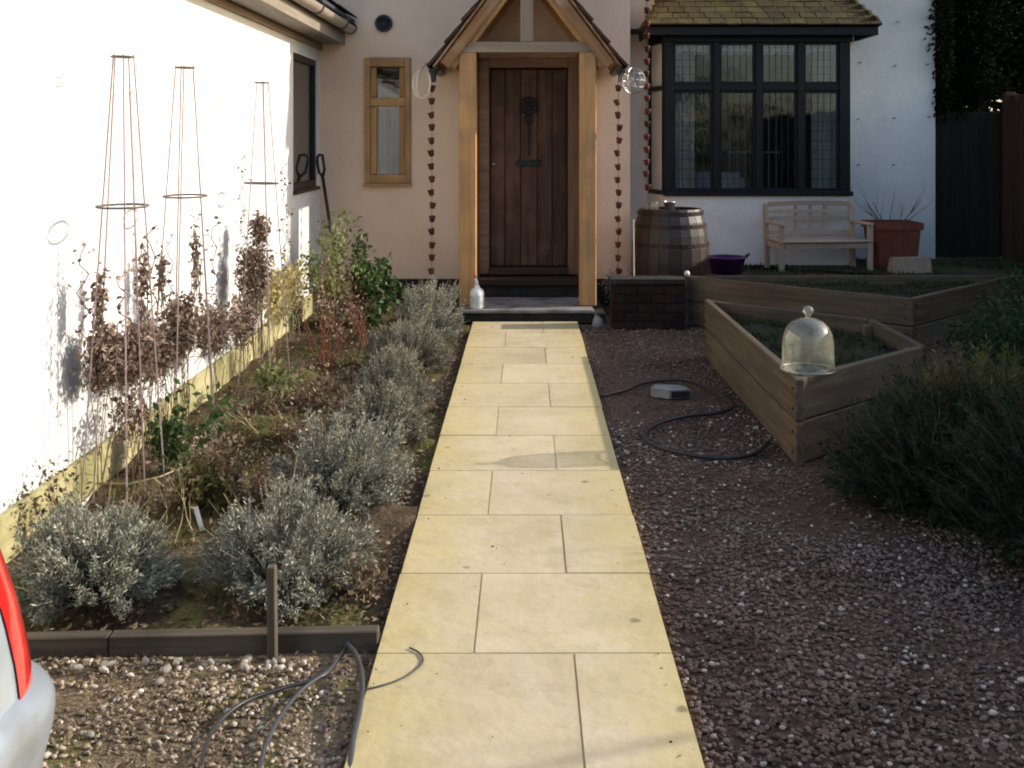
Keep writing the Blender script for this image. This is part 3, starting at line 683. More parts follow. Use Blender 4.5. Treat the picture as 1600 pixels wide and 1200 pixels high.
for s_ in (0, 1):   # side slopes
    xe = e0 if s_ == 0 else e1; dx = hip if s_ == 0 else -hip; a_ = math.atan2(rh, hip); L2 = math.hypot(rh, hip)
    for r_ in range(rows):
        f0 = r_/rows; y0_ = eY + (12.0-eY)*f0; n = max(1, round((12.0-y0_)/0.165))
        for k in range(n):
            ya = y0_+k*0.165; yb = min(ya+0.160, 12.0)
            if yb-ya < .03: continue
            o = MB().box(-0.02, L2/rows*1.35, -(yb-ya)/2, (yb-ya)/2, 0, .014).obj('roof_tile', M['mosstile'], None, bevel=.003, origin=(0,0,0))
            o.rotation_euler = (0, -(a_-.055), 0) if s_ == 0 else (0, (a_-.055), math.pi) if False else (0, -(a_-.055), 0) if s_ == 0 else (0, 0, 0)
            if s_ == 1: o.rotation_euler = (Matrix.Rotation(math.pi,3,'Z') @ Matrix.Rotation(-(a_-.055),3,'Y')).to_euler()
            o.location = Vector((xe+dx*f0, (ya+yb)/2, eZ+rh*f0+.022)) - wpos(broof); o.parent = broof
beam('fascia', (e0+.01,eY+.035,eZ-.045), (e1-.01,eY+.035,eZ-.045), 0.03, 0.085, bw, broof)
beam('hip_board', (e0+.025,eY+.06,eZ-.045), (e0+.025,11.99,eZ-.045), 0.03, 0.085, M['mosstile'], broof)
beam('hip_board', (e1-.025,eY+.06,eZ-.045), (e1-.025,11.99,eZ-.045), 0.03, 0.085, bw, broof)
# vine eyes in the white wall
for (x, y) in ((1340,100),(1398,102),(1340,185),(1396,184),(1337,260),(1392,260),(1348,30),(1402,34),(1448,100),(1450,182)):
    p = at(x, y, 12.0)
    q_ = rnd.uniform(-.02,.02); MB().tube([(p[0]+q_,11.999,p[2]+q_),(p[0]+q_,11.96,p[2]+q_),(p[0]+q_+.012,11.955,p[2]+q_),(p[0]+q_,11.945,p[2]+q_)], .0055, 5).obj('vine_eye', M['iron'], house)

# ------------------------------------------------------------------ left wing (garage side)
wing = thing('side_wing', (-3.5, 6.5, 0), 'sunlit white side wing with eaves, gutter and brown window on the left', 'building')
wall('wall', 'x', -2.0, 0.25, 2.6, 10.599, -0.1, 2.50, [(9.37,10.43,1.12,2.33)], M['white'], wing)
wall('wall', 'y', 2.6, 0.25, -6.0, -2.252, -0.1, 2.5, [], M['white'], wing)
wn = MB().box(-2.06,-2.01,9.372,10.428,1.122,1.19).obj('window', M['brownwin'], wing); wn['label'] = 'brown framed window with drawn blind'
beam('frame', (-2.035,9.395,1.19), (-2.035,9.395,2.328), 0.05,0.05, M['brownwin'], wn, up=(1,0,0))
beam('frame', (-2.035,10.40,1.19), (-2.035,10.40,2.328), 0.05,0.05, M['brownwin'], wn, up=(1,0,0))
beam('frame', (-2.035,9.42,2.30), (-2.035,10.375,2.30), 0.05,0.05, M['brownwin'], wn)
beam('sill', (-2.03,9.36,1.115), (-2.03,10.44,1.115), 0.13,0.03, M['brownwin'], wn)
MB().box(-2.045,-2.041,9.42,10.375,1.19,2.275).obj('pane', M['glass'], wn)
MB().box(-2.075,-2.07,9.42,10.375,1.19,2.275).obj('blind', M['carpet'], wn)
yb = 2.62
while yb < 10.5:
    L_ = min(1.2, 10.56-yb)
    beam('plinth_board', (-1.983,yb+.004,0.055), (-1.983,yb+L_-.004,0.055+rnd.uniform(-.004,.004)), 0.03, 0.19, M['plinth'], wing); yb += L_
beam('soffit', (-1.885,2.45,2.512), (-1.885,10.58,2.512), 0.225, 0.02, M['cream'], wing)
beam('soffit_batten', (-1.985,2.62,2.47), (-1.985,10.58,2.47), 0.028, 0.055, M['oak_pale'], wing)
beam('fascia', (-1.762,2.45,2.59), (-1.762,10.58,2.59), 0.022, 0.19, M['cream'], wing)
gut = MB()
for k in range(9):
    pass
n = 14; yy0, yy1 = 2.4, 10.50; V = []
for yv in (yy0, yy1):
    for k in range(n+1): a = math.pi+math.pi*k/n; V.append((-1.690+.058*math.cos(a), yv, 2.655+.058*math.sin(a)))
    for k in range(n+1): a = 2*math.pi-math.pi*k/n; V.append((-1.690+.050*math.cos(a), yv, 2.655+.050*math.sin(a)))
m_ = 2*(n+1)
gut.add(V, [(k,(k+1)%m_,m_+(k+1)%m_,m_+k) for k in range(m_)] + [tuple(range(m_)), tuple(range(2*m_-1,m_-1,-1))])
gut.obj('gutter', M['gutter'], wing)
MB().lathe([(0,0),(.064,0),(.064,.02),(0,.02)], (0,0,0), 18).obj('gutter_end', M['blackplastic'], wing, origin=(0,0,0)).matrix_basis = Matrix.Translation(Vector((-1.69,10.52,2.655))-wpos(wing)) @ Matrix.Rotation(R(90),4,'X')
for yk in (4.0,5.2,6.4,7.6,8.8,10.0):
    o = MB().lathe([(.0595,0),(.066,0),(.066,.03),(.0595,.03)], (0,0,0), 18, cap=False).obj('gutter_bracket', M['blackplastic'], wing, origin=(0,0,0))
    o.matrix_basis = Matrix.Translation(Vector((-1.69,yk,2.655))-wpos(wing)) @ Matrix.Rotation(R(90),4,'X')
MB().add([(-1.66,2.3,2.705),(-1.66,10.58,2.705),(-4.2,10.58,3.9),(-4.2,2.3,3.9),(-1.66,2.3,2.735),(-1.66,10.58,2.735),(-4.2,10.58,3.93),(-4.2,2.3,3.93)],
         [(0,1,2,3),(7,6,5,4),(1,0,4,5),(2,1,5,6),(3,2,6,7),(0,3,7,4)]).obj('roof', M['slate'], wing)
a_ = math.atan2(1.195, 2.54)
yv = 2.32
while yv < 10.5:
    for r_ in range(2):
        o = MB().box(-.36,.0,.004,.246,0,.012).obj('roof_tile', M['slate'], None, origin=(0,0,0), bevel=.002)
        o.rotation_euler = (0, a_-.05+rnd.uniform(-.01,.01), 0)
        o.location = Vector((-1.635-.26*r_*math.cos(a_), yv+(0.12 if r_ and yv < 10.2 else 0), 2.742+.26*r_*math.sin(a_)+.01)) - wpos(wing); o.parent = wing
    yv += .25

# ------------------------------------------------------------------ porch
porch = thing('porch', (0.02, 9.9, 0.09), 'golden oak gabled porch with tiled roof over the front door', 'porch')
def post(x0, x1, y0, y1, z0, z1, m, name='post'):
    return beam(name, ((x0+x1)/2,(y0+y1)/2,z0), ((x0+x1)/2,(y0+y1)/2,z1), x1-x0, y1-y0, m, porch, up=(0,1,0), bevel=.008)
post(-0.590,-0.440,9.68,9.83,0.094,2.352,M['oak']); post(0.482,0.632,9.68,9.83,0.094,2.352,M['oak'])
post(-0.575,-0.465,10.46,10.57,0.23,2.352,M['oak']); post(0.525,0.62,10.46,10.57,0.23,2.352,M['oak'])
beam('tie_beam', (-0.60,9.755,2.40), (0.645,9.755,2.40), 0.13, 0.094, M['oak_pale'], porch)
beam('tie_beam', (-0.45,10.50,2.41), (0.50,10.50,2.41), 0.08, 0.09, M['oak_rafter'], porch)
beam('king_post', (0.012,9.75,2.449), (0.012,9.75,3.10), 0.115, 0.10, M['oak_pale'], porch, up=(0,1,0))
AX = 0.017; SL = R(53.0)
ez, ex = 2.245, 0.735
def rafter(sgn, y, wd, ht, m, ext=0.0, drop=0.0, name='rafter'):
    lo = Vector((AX+sgn*(ex+ext), y, ez-drop-ext*math.tan(SL))); hi = Vector((AX+sgn*0.03, y, ez+(ex-0.03)*math.tan(SL)-drop))
    return beam(name, lo, hi, wd, ht, m, porch, up=(0,0,1), bevel=.006)
for s_ in (-1, 1):
    rafter(s_, 9.655, 0.045, 0.095, M['oak_rafter'], 0.0, 0.012, 'barge_board')
    rafter(s_, 9.75, 0.10, 0.10, M['oak'], -0.05, 0.075)
    rafter(s_, 10.45, 0.07, 0.10, M['oak'], -0.05, 0.06)
    beam('wall_plate', (AX+s_*0.60,9.84,2.30), (AX+s_*0.60,10.59,2.30), 0.09, 0.10, M['oak_rafter'], porch)
    # roof deck + tiles
    nrm = Vector((s_*math.sin(SL), 0, math.cos(SL))); dn = Vector((s_*math.cos(SL), 0, -math.sin(SL)))
    top = Vector((AX, 0, ez + ex*math.tan(SL) + 0.085)); Lr = (ex+0.09)/math.cos(SL)
    dk0 = top + dn*Lr; 
    b = MB(); pts = []
    for y_ in (9.60, 10.58):
        for q, h_ in ((0.0,0),(Lr,0),(Lr,.018),(0.0,.018)):
            v_ = top + dn*q + nrm*h_; pts.append((v_.x, y_, v_.z))
    b.add(pts, [(0,1,2,3),(7,6,5,4),(0,4,5,1),(1,5,6,2),(2,6,7,3),(3,7,4,0)]).obj('roof_deck', M['oak_rafter'], porch)
    nr = 11
    for r_ in range(nr):
        q = Lr - r_*Lr/nr + 0.02
        y_ = 9.565 + (0.08 if r_ % 2 else 0)
        while y_ < 10.55:
            y2 = min(y_+0.160, 10.58)
            o = MB().box(0, Lr/nr*1.45, -(y2-y_)/2, (y2-y_)/2, 0, .026).obj('roof_tile', M['tile'], None, origin=(0,0,0), bevel=.003)
            xdir = -dn; zdir = nrm; ydir = zdir.cross(xdir)
            Mt = Matrix((xdir, ydir, zdir)).transposed() @ Matrix.Rotation(R(7)+rnd.uniform(-.03,.03), 3, 'Y')
            o.rotation_euler = Mt.to_euler()
            pz = top + dn*q + nrm*0.040
            o.location = Vector((pz.x, (y_+y2)/2, pz.z)) - wpos(porch); o.parent = porch
            y_ += 0.165
    # gutter along the eave with swan outlet
    gx = AX + s_*0.84
    g_ = MB(); V = []; n = 10
    for yv in (9.56, 10.58):
        for k in range(n+1): a = math.pi+math.pi*k/n; V.append((gx+.048*math.cos(a), yv, 2.235+.045*math.sin(a)))
        for k in range(n+1): a = 2*math.pi-math.pi*k/n; V.append((gx+.041*math.cos(a), yv, 2.235+.038*math.sin(a)))
    m_ = 2*(n+1)
    g_.add(V, [(k,(k+1)%m_,m_+(k+1)%m_,m_+k) for k in range(m_)] + [tuple(range(m_)), tuple(range(2*m_-1,m_-1,-1))])
    g_.obj('gutter', M['blackplastic'], porch)
    MB().lathe([(0.02,-.06),(0.026,0.0),(.05,.05)], (gx,9.75,2.15), 12).obj('outlet', M['blackplastic'], porch)

# ------------------------------------------------------------------ rain chains
cupm = None; linkm = None
def rain_chain(x, y, ztop, zbot, label, pitch=0.1165):
    global cupm, linkm
    root = thing('rain_chain', (x, y, zbot), label, 'rain chain', 'copper cup rain chains')
    n = int((ztop-zbot)/pitch)
    for k in range(n+1):
        z_ = zbot + k*pitch
        if cupm is None:
            cup = MB().lathe([(0.010,0),(0.020,0.004),(0.030,0.050),(0.0315,0.056),(0.026,0.050),(0.016,0.010)], (0,0,0), 10).obj('cup', M['copper'], root, True, origin=(0,0,0)); cupm = cup.data
            lk = MB().tube([(0,0,0.01),(0,0,0.12)], 0.0028, 4).obj('link', M['copper'], root, origin=(0,0,0)); linkm = lk.data
        else:
            cup = bpy.data.objects.new('cup', cupm); C.objects.link(cup); cup.parent = root
            lk = bpy.data.objects.new('link', linkm); C.objects.link(lk); lk.parent = root
        cup.location = (rnd.uniform(-.005,.005), rnd.uniform(-.004,.004), k*pitch+rnd.uniform(-.005,.005)); cup.rotation_euler = (rnd.uniform(-.25,.25), rnd.uniform(-.25,.25), rnd.uniform(0,6))
        lk.location = (0, 0, k*pitch)
rain_chain(-0.838, 9.75, 2.10, 0.37, 'copper cup rain chain hanging left of the porch, nearest the oak window')
rain_chain(0.832, 9.75, 2.10, 0.37, 'copper cup rain chain hanging from the right gutter of the porch')
rain_chain(1.138, 10.2, 4.40, 1.10, 'copper cup rain chain hanging down beside the bay window above the barrel', 0.118)

# hanging ornaments under the porch gutters
o = thing('hanging_hoop', (-0.925, 9.68, 2.0), 'pale wicker hoop hanging by the left end of the porch roof', 'hoop')
hb = MB()
for a in (0, 25, 60): hb.ring((-0.925,9.68,2.07), 0.125, 0.007, 28, Matrix.Rotation(R(a),3,'Z') @ Matrix.Rotation(R(90),3,'X'), 5, 0.62)
hb.obj('hoop', M['wicker'], o); MB().tube([(-0.925,9.68,2.19),(-0.88,9.68,2.26)], .003, 4).obj('hook', M['iron'], o)
o = thing('hanging_wire_ball', (0.955, 9.68, 1.98), 'silver wire ball ornament hanging by the right end of the porch roof', 'ornament')
hb = MB()
for a in range(0, 180, 30): hb.ring((0.955,9.68,2.10), 0.115, 0.0035, 24, Matrix.Rotation(R(a),3,'Z') @ Matrix.Rotation(R(90),3,'X'), 4)
for z_ in (-.06, 0, .06): hb.ring((0.955,9.68,2.10+z_), math.sqrt(.115**2-z_*z_), 0.0035, 24)
hb.obj('wire_cage', M['silverwire'], o)
hc = MB(); g = random.Random(4)
for k in range(16):
    a = g.uniform(0,6.28); e = g.uniform(-1.2,1.2); q = g.uniform(.03,.1); c_ = (0.955+q*math.cos(a)*math.cos(e), 9.68+q*math.sin(a)*math.cos(e), 2.10+q*math.sin(e))
    hc.lathe([(0.001,-.012),(.010,0),(.001,.012)], c_, 6)
hc.obj('glass_bead', M['lace'], o); MB().tube([(0.955,9.68,2.215),(0.88,9.68,2.27)], .003, 4).obj('hook', M['iron'], o)

# spray bottle on the step
bx, by, bz = -0.425, 9.56, 0.093
o = thing('spray_bottle', (bx, by, bz), 'white plastic bottle with bent neck and orange tip on the doorstep', 'bottle')
MB().lathe([(0,0),(.056,0),(.062,.01),(.062,.14),(.050,.165),(.022,.185),(.022,.20),(0,.20)], (bx,by,bz), 20).obj('body', M['plasticwhite'], o, True)
MB().lathe([(.0626,.03),(.0632,.035),(.0632,.115),(.0626,.12)], (bx,by,bz), 20, cap=False).obj('sticker', M['label'], o, True)
MB().tube([(bx,by,bz+.185),(bx,by,bz+.23),(bx-.015,by,bz+.27)], [.013,.011,.010], 10).obj('neck', M['plasticwhite'], o, True)
MB().tube([(bx-.015,by,bz+.268),(bx-.035,by,bz+.325)], [.012,.008], 10).obj('tip', M['orange'], o, True)

# garden fork leaning in the corner by the wing window
o = thing('garden_fork', (-1.72, 10.1, 0.0), 'garden fork with dark D handle leaning in the corner under the eaves', 'garden fork')
p0, p1 = Vector((-1.72,10.12,0.12)), Vector((-1.93,10.36,1.22)); d_ = (p1-p0).normalized()
MB().tube([p0+d_*.1, p1], 0.016, 8).obj('shaft', M['brownwin'], o, True)
sd_ = d_.cross(Vector((0.6,0.5,0))).normalized()
MB().tube([p1, p1+d_*.06+sd_*.055, p1+d_*.20+sd_*.055, p1+d_*.22, p1+d_*.20-sd_*.055, p1+d_*.06-sd_*.055, p1], 0.014, 8).obj('handle', M['blackplastic'], o, True)
tn = MB(); tn.tube([p0+d_*.12-sd_*.09, p0+d_*.12+sd_*.09], .008, 6)
for k in (-.09,-.03,.03,.09): tn.tube([p0+d_*.12+sd_*k, p0-d_*.14+sd_*k], [.007,.003], 5)
tn.obj('tines', M['iron'], o)

# ------------------------------------------------------------------ obelisks
def obelisk(x, y, H, label, seed, rt=0.040, rb=0.185):
    g = random.Random(seed); root = thing('plant_obelisk', (x, y, -0.04), label, 'obelisk', 'wire obelisks along the white wall')
    a0 = g.uniform(0, 1)
    for k in range(5):
        a = a0+k*2*math.pi/5; 
        MB().tube([(x+rb*math.cos(a), y+rb*math.sin(a), -0.04), (x+rt*math.cos(a)+g.uniform(-.008,.008), y+rt*math.sin(a), H)], 0.0036, 5).obj('leg', M['wire'], root)
    def rr(z): return rb+(rt-rb)*z/H
    MB().ring((x,y,H-.01), rt+.008, .0042, 20).obj('top_ring', M['wirering'], root)
    zr = 1.285
    MB().ring((x,y,zr), rr(zr)+.018, .0055, 26, Matrix.Rotation(R(g.uniform(-5,5)),3,'X')).obj('middle_ring', M['wirering'], root)
    return root
OB = [(-1.74,4.70),(-1.735,5.55),(-1.745,7.20)]
obelisk(*OB[0], 1.94, 'tall wire obelisk nearest the camera, against the bright white wall', 1)
obelisk(*OB[1], 1.95, 'middle wire obelisk with dry vine up one leg by the white wall', 2)
obelisk(*OB[2], 1.96, 'farthest wire obelisk, wrapped in brown climber near the side window', 3)

# dead climbers
def climber(name, label, cells, leafn, m, seed, leaf=0.034, stemn=26, cat='climber', stem='twig', group='withered climbers along the wall'):
    """cells: ellipsoid clumps (x,y,z,rx,ry,rz,weight) filled with twining stems and curled leaves"""
    g = np.random.default_rng(seed); rr = random.Random(seed)
    c0 = cells[0]; root = thing(name, (c0[0], c0[1], -0.04), label, cat, group)
    mb = MB(); P = []; D = []
    W = np.array([c[6] for c in cells], float); W /= W.sum()
    for c, w_ in zip(cells, W):
        for k in range(max(3, int(stemn*w_*2))):
            pts = [Vector((c[0]+rr.uniform(-1,1)*c[3]*.6, c[1]+rr.uniform(-1,1)*c[4]*.6, -0.04 if rr.random() < .22 else c[2]-c[5]*.8))]
            for q in range(7):
                tgt = Vector((c[0]+rr.gauss(0,.55)*c[3], c[1]+rr.gauss(0,.55)*c[4], c[2]+rr.uniform(-1,1)*c[5]))
                pts.append(pts[-1].lerp(tgt, .5)+Vector((rr.gauss(0,.006), rr.gauss(0,.02), rr.gauss(0,.02))))
            mb.tube(pts, [.0023-.0002*i for i in range(len(pts))], 3)
        n = int(leafn*w_)
        q = unit(g.normal(size=(n,3)))*(g.uniform(0,1,(n,1))**.45)
        # clump: keep leaves gathered around random sub-centres
        sub = unit(g.normal(size=(26,3)))*g.uniform(.2,.95,(26,1)); q = q*.62 + sub[g.integers(0,26,n)]*.62
        P.append(q*np.array(c[3:6])+np.array(c[:3])); D.append(g.normal(size=(n,3))-np.array([0,0,.5]))
    tag(mb.obj('stem', M[stem], root), kind='stuff')
    P = np.concatenate(P); D = np.concatenate(D); P[:,2] = np.maximum(P[:,2], -.03); P[:,0] = np.maximum(P[:,0], -1.965)
    Ls = g.uniform(.6,1.3,len(P))*leaf
    v, f = leaves_mesh(P, D, Ls, Ls*.6, .5, seed); tag(fast('foliage', v, f, M[m], root), kind='stuff')
    return root
climber('dry_climber', 'dense mass of dead brown climber around the foot of the nearest obelisk', [
    (-1.87,4.82,0.62,.08,.16,.18,2),(-1.84,5.15,.56,.10,.30,.17,3),(-1.82,5.0,.30,.10,.3,.15,.5),(-1.84,5.45,.50,.09,.3,.15,1.5),(-1.85,4.72,.88,.03,.05,.18,.3),(-1.74,4.95,.92,.04,.05,.22,.35)], 3700, 'dryleaf', 5, .030, 75)
climber('dry_climber', 'dead brown climber arching at the foot of the middle obelisk', [
    (-1.82,5.75,0.60,.11,.26,.19,3),(-1.80,6.3,.48,.12,.3,.18,2),(-1.70,5.62,.95,.03,.04,.26,.3),(-1.84,5.5,.90,.03,.04,.2,.25)], 2400, 'dryleaf', 6, .030, 70)
climber('dry_climber', 'reddish brown dead climber bunched high on the farthest obelisk', [
    (-1.80,7.2,0.72,.13,.20,.24,3),(-1.78,7.3,.98,.08,.10,.14,1.3),(-1.82,6.95,.42,.12,.3,.2,1.6)], 2000, 'dryleaf', 7, .032, 70)
climber('sun_tinted_climber', 'climber on the white wall beyond the farthest obelisk, sunlight painted into its yellow leaves', [
    (-1.85,8.0,0.45,.11,.45,.28,2),(-1.86,8.7,.42,.1,.4,.26,2)], 900, 'suntintleaf', 8, .042, 40, stem='palestem')
# single vines creeping up the legs
vb = MB(); PP = []; g = random.Random(21)
for (x, y, z0, z1) in ((-1.90,4.68,.5,1.12),(-1.62,4.72,.5,1.20),(-1.72,4.62,.6,1.0),(-1.60,5.6,.5,1.15),(-1.83,5.6,.5,1.05),(-1.60,7.2,.7,1.4),(-1.86,7.15,.7,1.45)):
    pts = []; 
    for k in range(16):
        f_ = k/15; pts.append((x+.02*math.sin(k*1.7)+g.uniform(-.01,.01), y+.02*math.cos(k*1.7), z0+(z1-z0)*f_))
        for _ in range(3 if f_ < .6 else 2): PP.append(pts[-1])
    vb.tube(pts, .0028, 3)
o = thing('vine_shoots', (-1.7,4.7,0.4), 'thin leafless vine shoots creeping up the obelisk legs', 'vine')
tag(vb.obj('stem', M['twig'], o), kind='stuff'); PP = np.array(PP)+rng.normal(0,.014,(len(PP),3))
v, f = leaves_mesh(PP, rng.normal(size=PP.shape), rng.uniform(.018,.036,len(PP)), .018, .5, 9); tag(fast('foliage', v, f, M['dryleaf'], o), kind='stuff')

# ------------------------------------------------------------------ planting in the left bed
lavender(-1.50, 3.80, .290, .32, 'big silver-grey lavender bush between the car and the white wall', seed=31, stems=1150, per=26)
lavender(-0.88, 3.90, .290, .33, 'silver-grey lavender bush behind the upright wooden stake', seed=32, stems=1150, per=26)
lavender(-0.82, 4.78, .300, .31, 'rounded silver-grey lavender bush at mid bed beside the path', seed=33, stems=1100, per=26)
lavender(-0.79, 5.78, .285, .26, 'brownish sparse lavender bush third from the door', 'lav_brown', seed=34, stems=900, per=22)
lavender(-0.82, 6.60, .300, .29, 'grey-brown lavender bush in the middle of the row', 'lav_brown', seed=35, stems=1000, per=22)
lavender(-0.83, 7.62, .330, .32, 'grey-brown spreading lavender bush second from the doorstep', 'lav_brown', seed=36, stems=1050, per=22)
lavender(-0.82, 8.80, .330, .43, 'grey-green lavender bush closest to the doorstep', 'lav', seed=37, stems=1050, per=22)

leafy('green_shrub', -1.38, 9.35, -.04, 'glossy green shrub against the pink wall below the oak window', 'shrub', 'green', 'palestem', 9, .36, .35, .065, 9, 41, 2, .006, lean=(.1,0))
leafy('pale_shrub', -1.62, 9.2, -.04, 'loose pale green shrub in the corner in front of the leaning fork', 'shrub', 'paleleaf', 'palestem', 8, .62, .28, .055, 4, 42, 2, .006)
leafy('green_seedling', -1.66, 5.25, -.04, 'small bright green leafy plant below the dead climber', 'plant', 'green', 'palestem', 7, .26, .4, .05, 7, 43, 1, .004)
leafy('green_seedling', -1.42, 4.75, -.04, 'low moss-green leafy plant near the fallen stick', 'plant', 'moss', 'palestem', 8, .15, .7, .05, 6, 44, 1, .003)
leafy('green_seedling', -1.5, 6.6, -.04, 'small green weed in front of the farthest obelisk', 'plant', 'paleleaf', 'palestem', 8, .18, .7, .045, 5, 45, 1, .003)
leafy('red_stemmed_shrub', -1.38, 7.5, -.04, 'bare shrub with upright red stems in the middle of the bed', 'shrub', 'dryleaf', 'redstem', 11, .50, .32, .035, 1, 46, 2, .005)
leafy('red_stemmed_shrub', -1.25, 8.4, -.04, 'bare shrub with red stems near the green shrub', 'shrub', 'dryleaf', 'redstem', 7, .40, .3, .035, 1, 47, 2, .0045)
leafy('rusty_perennial', -1.22, 4.75, -.04, 'clump of rusty red dead stems left of the mid lavender bush', 'perennial', 'dryleaf', 'redstem', 13, .22, .7, .028, 2, 48, 2, .0032, base=.12)
leafy('rusty_perennial', -1.15, 5.7, -.04, 'clump of rusty dead stems in the bed beside the brownish lavender', 'perennial', 'dryleaf', 'redstem', 11, .20, .7, .028, 2, 49, 2, .0032, base=.15)
leafy('rusty_perennial', -1.2, 6.6, -.04, 'thin red-brown dead stems in front of the red-stemmed shrub', 'perennial', 'dryleaf', 'redstem', 9, .24, .7, .028, 2, 50, 2, .0032, base=.15)
leafy('dead_perennial', -1.5, 4.35, -.04, 'straggly pale dead stems behind the big left lavender', 'perennial', 'litter', 'palestem', 7, .2, .9, .03, 1, 51, 2, .003, base=.15)
leafy('dead_perennial', -0.62, 3.85, -.04, 'straw coloured dead stems between the stake lavender and the path', 'perennial', 'litter', 'palestem', 12, .13, 1.1, .03, 3, 52, 1, .003, base=.1)
leafy('dead_perennial', -1.45, 6.0, -.04, 'pale straggly dead stems beneath the middle obelisk', 'perennial', 'litter', 'palestem', 7, .24, .9, .03, 1, 53, 2, .003, base=.2)
leafy('wall_weed', -1.93, 4.25, -.02, 'wispy dry weed against the white wall near the car', 'weed', 'litter', 'palestem', 5, .22, .2, .03, 2, 54, 1, .0025)
leafy('wall_weed', -1.93, 4.50, -.02, 'wispy dry weed against the white wall beside the nearest obelisk', 'weed', 'litter', 'palestem', 5, .20, .2, .03, 2, 55, 1, .0025)

# fallen leaves, moss and straw on the bed
n = 5200
P = np.stack([rng.uniform(-1.97,-.47,n), 3.45+rng.uniform(0,1,n)**1.5*7.0, np.full(n,-.038)+rng.uniform(0,.02,n)], 1)
D = rng.normal(size=(n,3)); D[:,2] *= .25
Lf = rng.uniform(.012,.042,n); v, f = leaves_mesh(P, D, Lf, Lf*rng.uniform(.2,.7,n), .4, 61)
tag(fast('leaf_litter', v, f, M['litter']), 'brown fallen leaves and straw strewn over the flower bed', 'leaves', kind='stuff')
n = 26000
cen = np.stack([rng.uniform(-1.9,-.95,26), rng.uniform(3.9,9.8,26)], 1); k = rng.integers(0,26,n)
P = np.stack([cen[k,0]+rng.normal(0,.11,n), cen[k,1]+rng.normal(0,.2,n), np.full(n,-.04)], 1); P = P[(P[:,0] > -1.96) & (P[:,0] < -.5) & (P[:,1] > 3.5)]
D = rng.normal(0,.6,P.shape)+np.array([0,0,1.]); Lf = rng.uniform(.012,.03,len(P)); v, f = leaves_mesh(P, D, Lf, Lf*.25, .2, 62)
tag(fast('moss_patches', v, f, M['moss']), 'yellow-green moss and short weeds growing on the bed soil', 'moss', kind='stuff')
# stick, plant label, stake, edging
mb = MB(); mb.tube([gp(152,755,.0), gp(200,757,.03), gp(250,745,.05), gp(285,730,.06)], [.006,.006,.005,.003], 5); mb.tube([gp(240,747,.045), gp(262,765,.03), gp(272,742,.09)], [.004,.003,.002], 4)
tag(mb.obj('fallen_stick', M['palestem']), 'pale forked stick lying on the bed near the wall', 'stick')
p = gp(312, 812, 0)
o = MB().prism([(-.009,-.0012),(.009,-.0012),(.009,.0012),(-.009,.0012)], -.05, .065).obj('plant_label', M['plasticwhite'], None, origin=(0,0,0))
o.location = (p[0], p[1], -.01); o.rotation_euler = (R(-8), R(-16), R(10)); tag(o, 'white plastic plant label stuck in the soil between the lavender bushes', 'plant label')
edg = thing('timber_edging', (-1.2,3.41,-.05), 'weathered timber edging board between flower bed and driveway gravel', 'edging')
beam('edging_board', (-2.55,3.36,-.034), (-1.30,3.405,-.028), .05, .11, M['edge'], edg); beam('edging_board', (-1.296,3.405,-.028), (-.462,3.43,-.022), .05, .11, M['edge'], edg)
sk = beam('wooden_stake', (-.779,3.355,-.08), (-.787,3.375,.250), .026, .034, M['edge'], None, up=(0,1,0), bevel=.003); tag(sk, 'upright wooden stake driven in at the timber edging', 'stake')

# ------------------------------------------------------------------ driveway gravel (sunlit, left)
def scatter(n, x0, x1, y0, y1, power=1.0):
    return np.stack([rng.uniform(x0,x1,n), y0+(y1-y0)*rng.uniform(0,1,n)**power, np.zeros(n)], 1)
P = scatter(6500, -1.95, -.47, 2.3, 3.37); P[:,2] = -.033; nz_ = np.sin(P[:,0]*5+P[:,1]*4)+np.sin(P[:,1]*11-P[:,0]*6)+rng.normal(0,.8,len(P)); P = P[nz_ > -.35]; tag(stones('gravel', P, rng.uniform(.003,.013,len(P)), M['stone_l'], seed=71), 'small tan stones of the sunlit driveway gravel', 'gravel', kind='stuff')
P = scatter(230, -1.75, -.48, 2.3, 3.36); P[:,2] = -.028; tag(stones('flints', P, rng.uniform(.006,.015,len(P)), M['stone_white'], seed=72), 'scattered whitish flints lying on the driveway gravel', 'stones', kind='stuff')
P = np.stack([np.concatenate([rng.uniform(-1.5,-1.05,14), rng.uniform(-1.0,-.6,14)]), rng.uniform(3.26,3.33,28), np.full(28,-.018)], 1); tag(stones('edge_flints', P, rng.uniform(.010,.020,28), M['stone_white'], seed=73), 'row of larger pale flints in front of the timber edging', 'stones', kind='stuff')
n = 6000; P = scatter(n, -1.9,-.46,2.35,3.38); P[:,2] = -.026; k = (rng.uniform(0,1,n) < .35) | (np.sin(P[:,0]*7+P[:,1]*5) > .3); P = P[k]
D = rng.normal(size=P.shape); D[:,2] = abs(D[:,2])*.5; Lf = rng.uniform(.008,.022,len(P)); v, f = leaves_mesh(P, D, Lf, Lf*.4, .3, 74)
tag(fast('driveway_litter', v, f, M['litter']), 'dry leaf fragments and moss between the driveway stones', 'leaves', kind='stuff')
n = 500; P = np.stack([rng.uniform(-.56,-.46,n), rng.uniform(2.35,9.3,n), np.full(n,-.03)], 1)
tag(stones('path_edge_chips', P, rng.uniform(.005,.014,n), M['stone_r'], seed=75), 'dark chippings in the gap along the left side of the path', 'stones', kind='stuff')

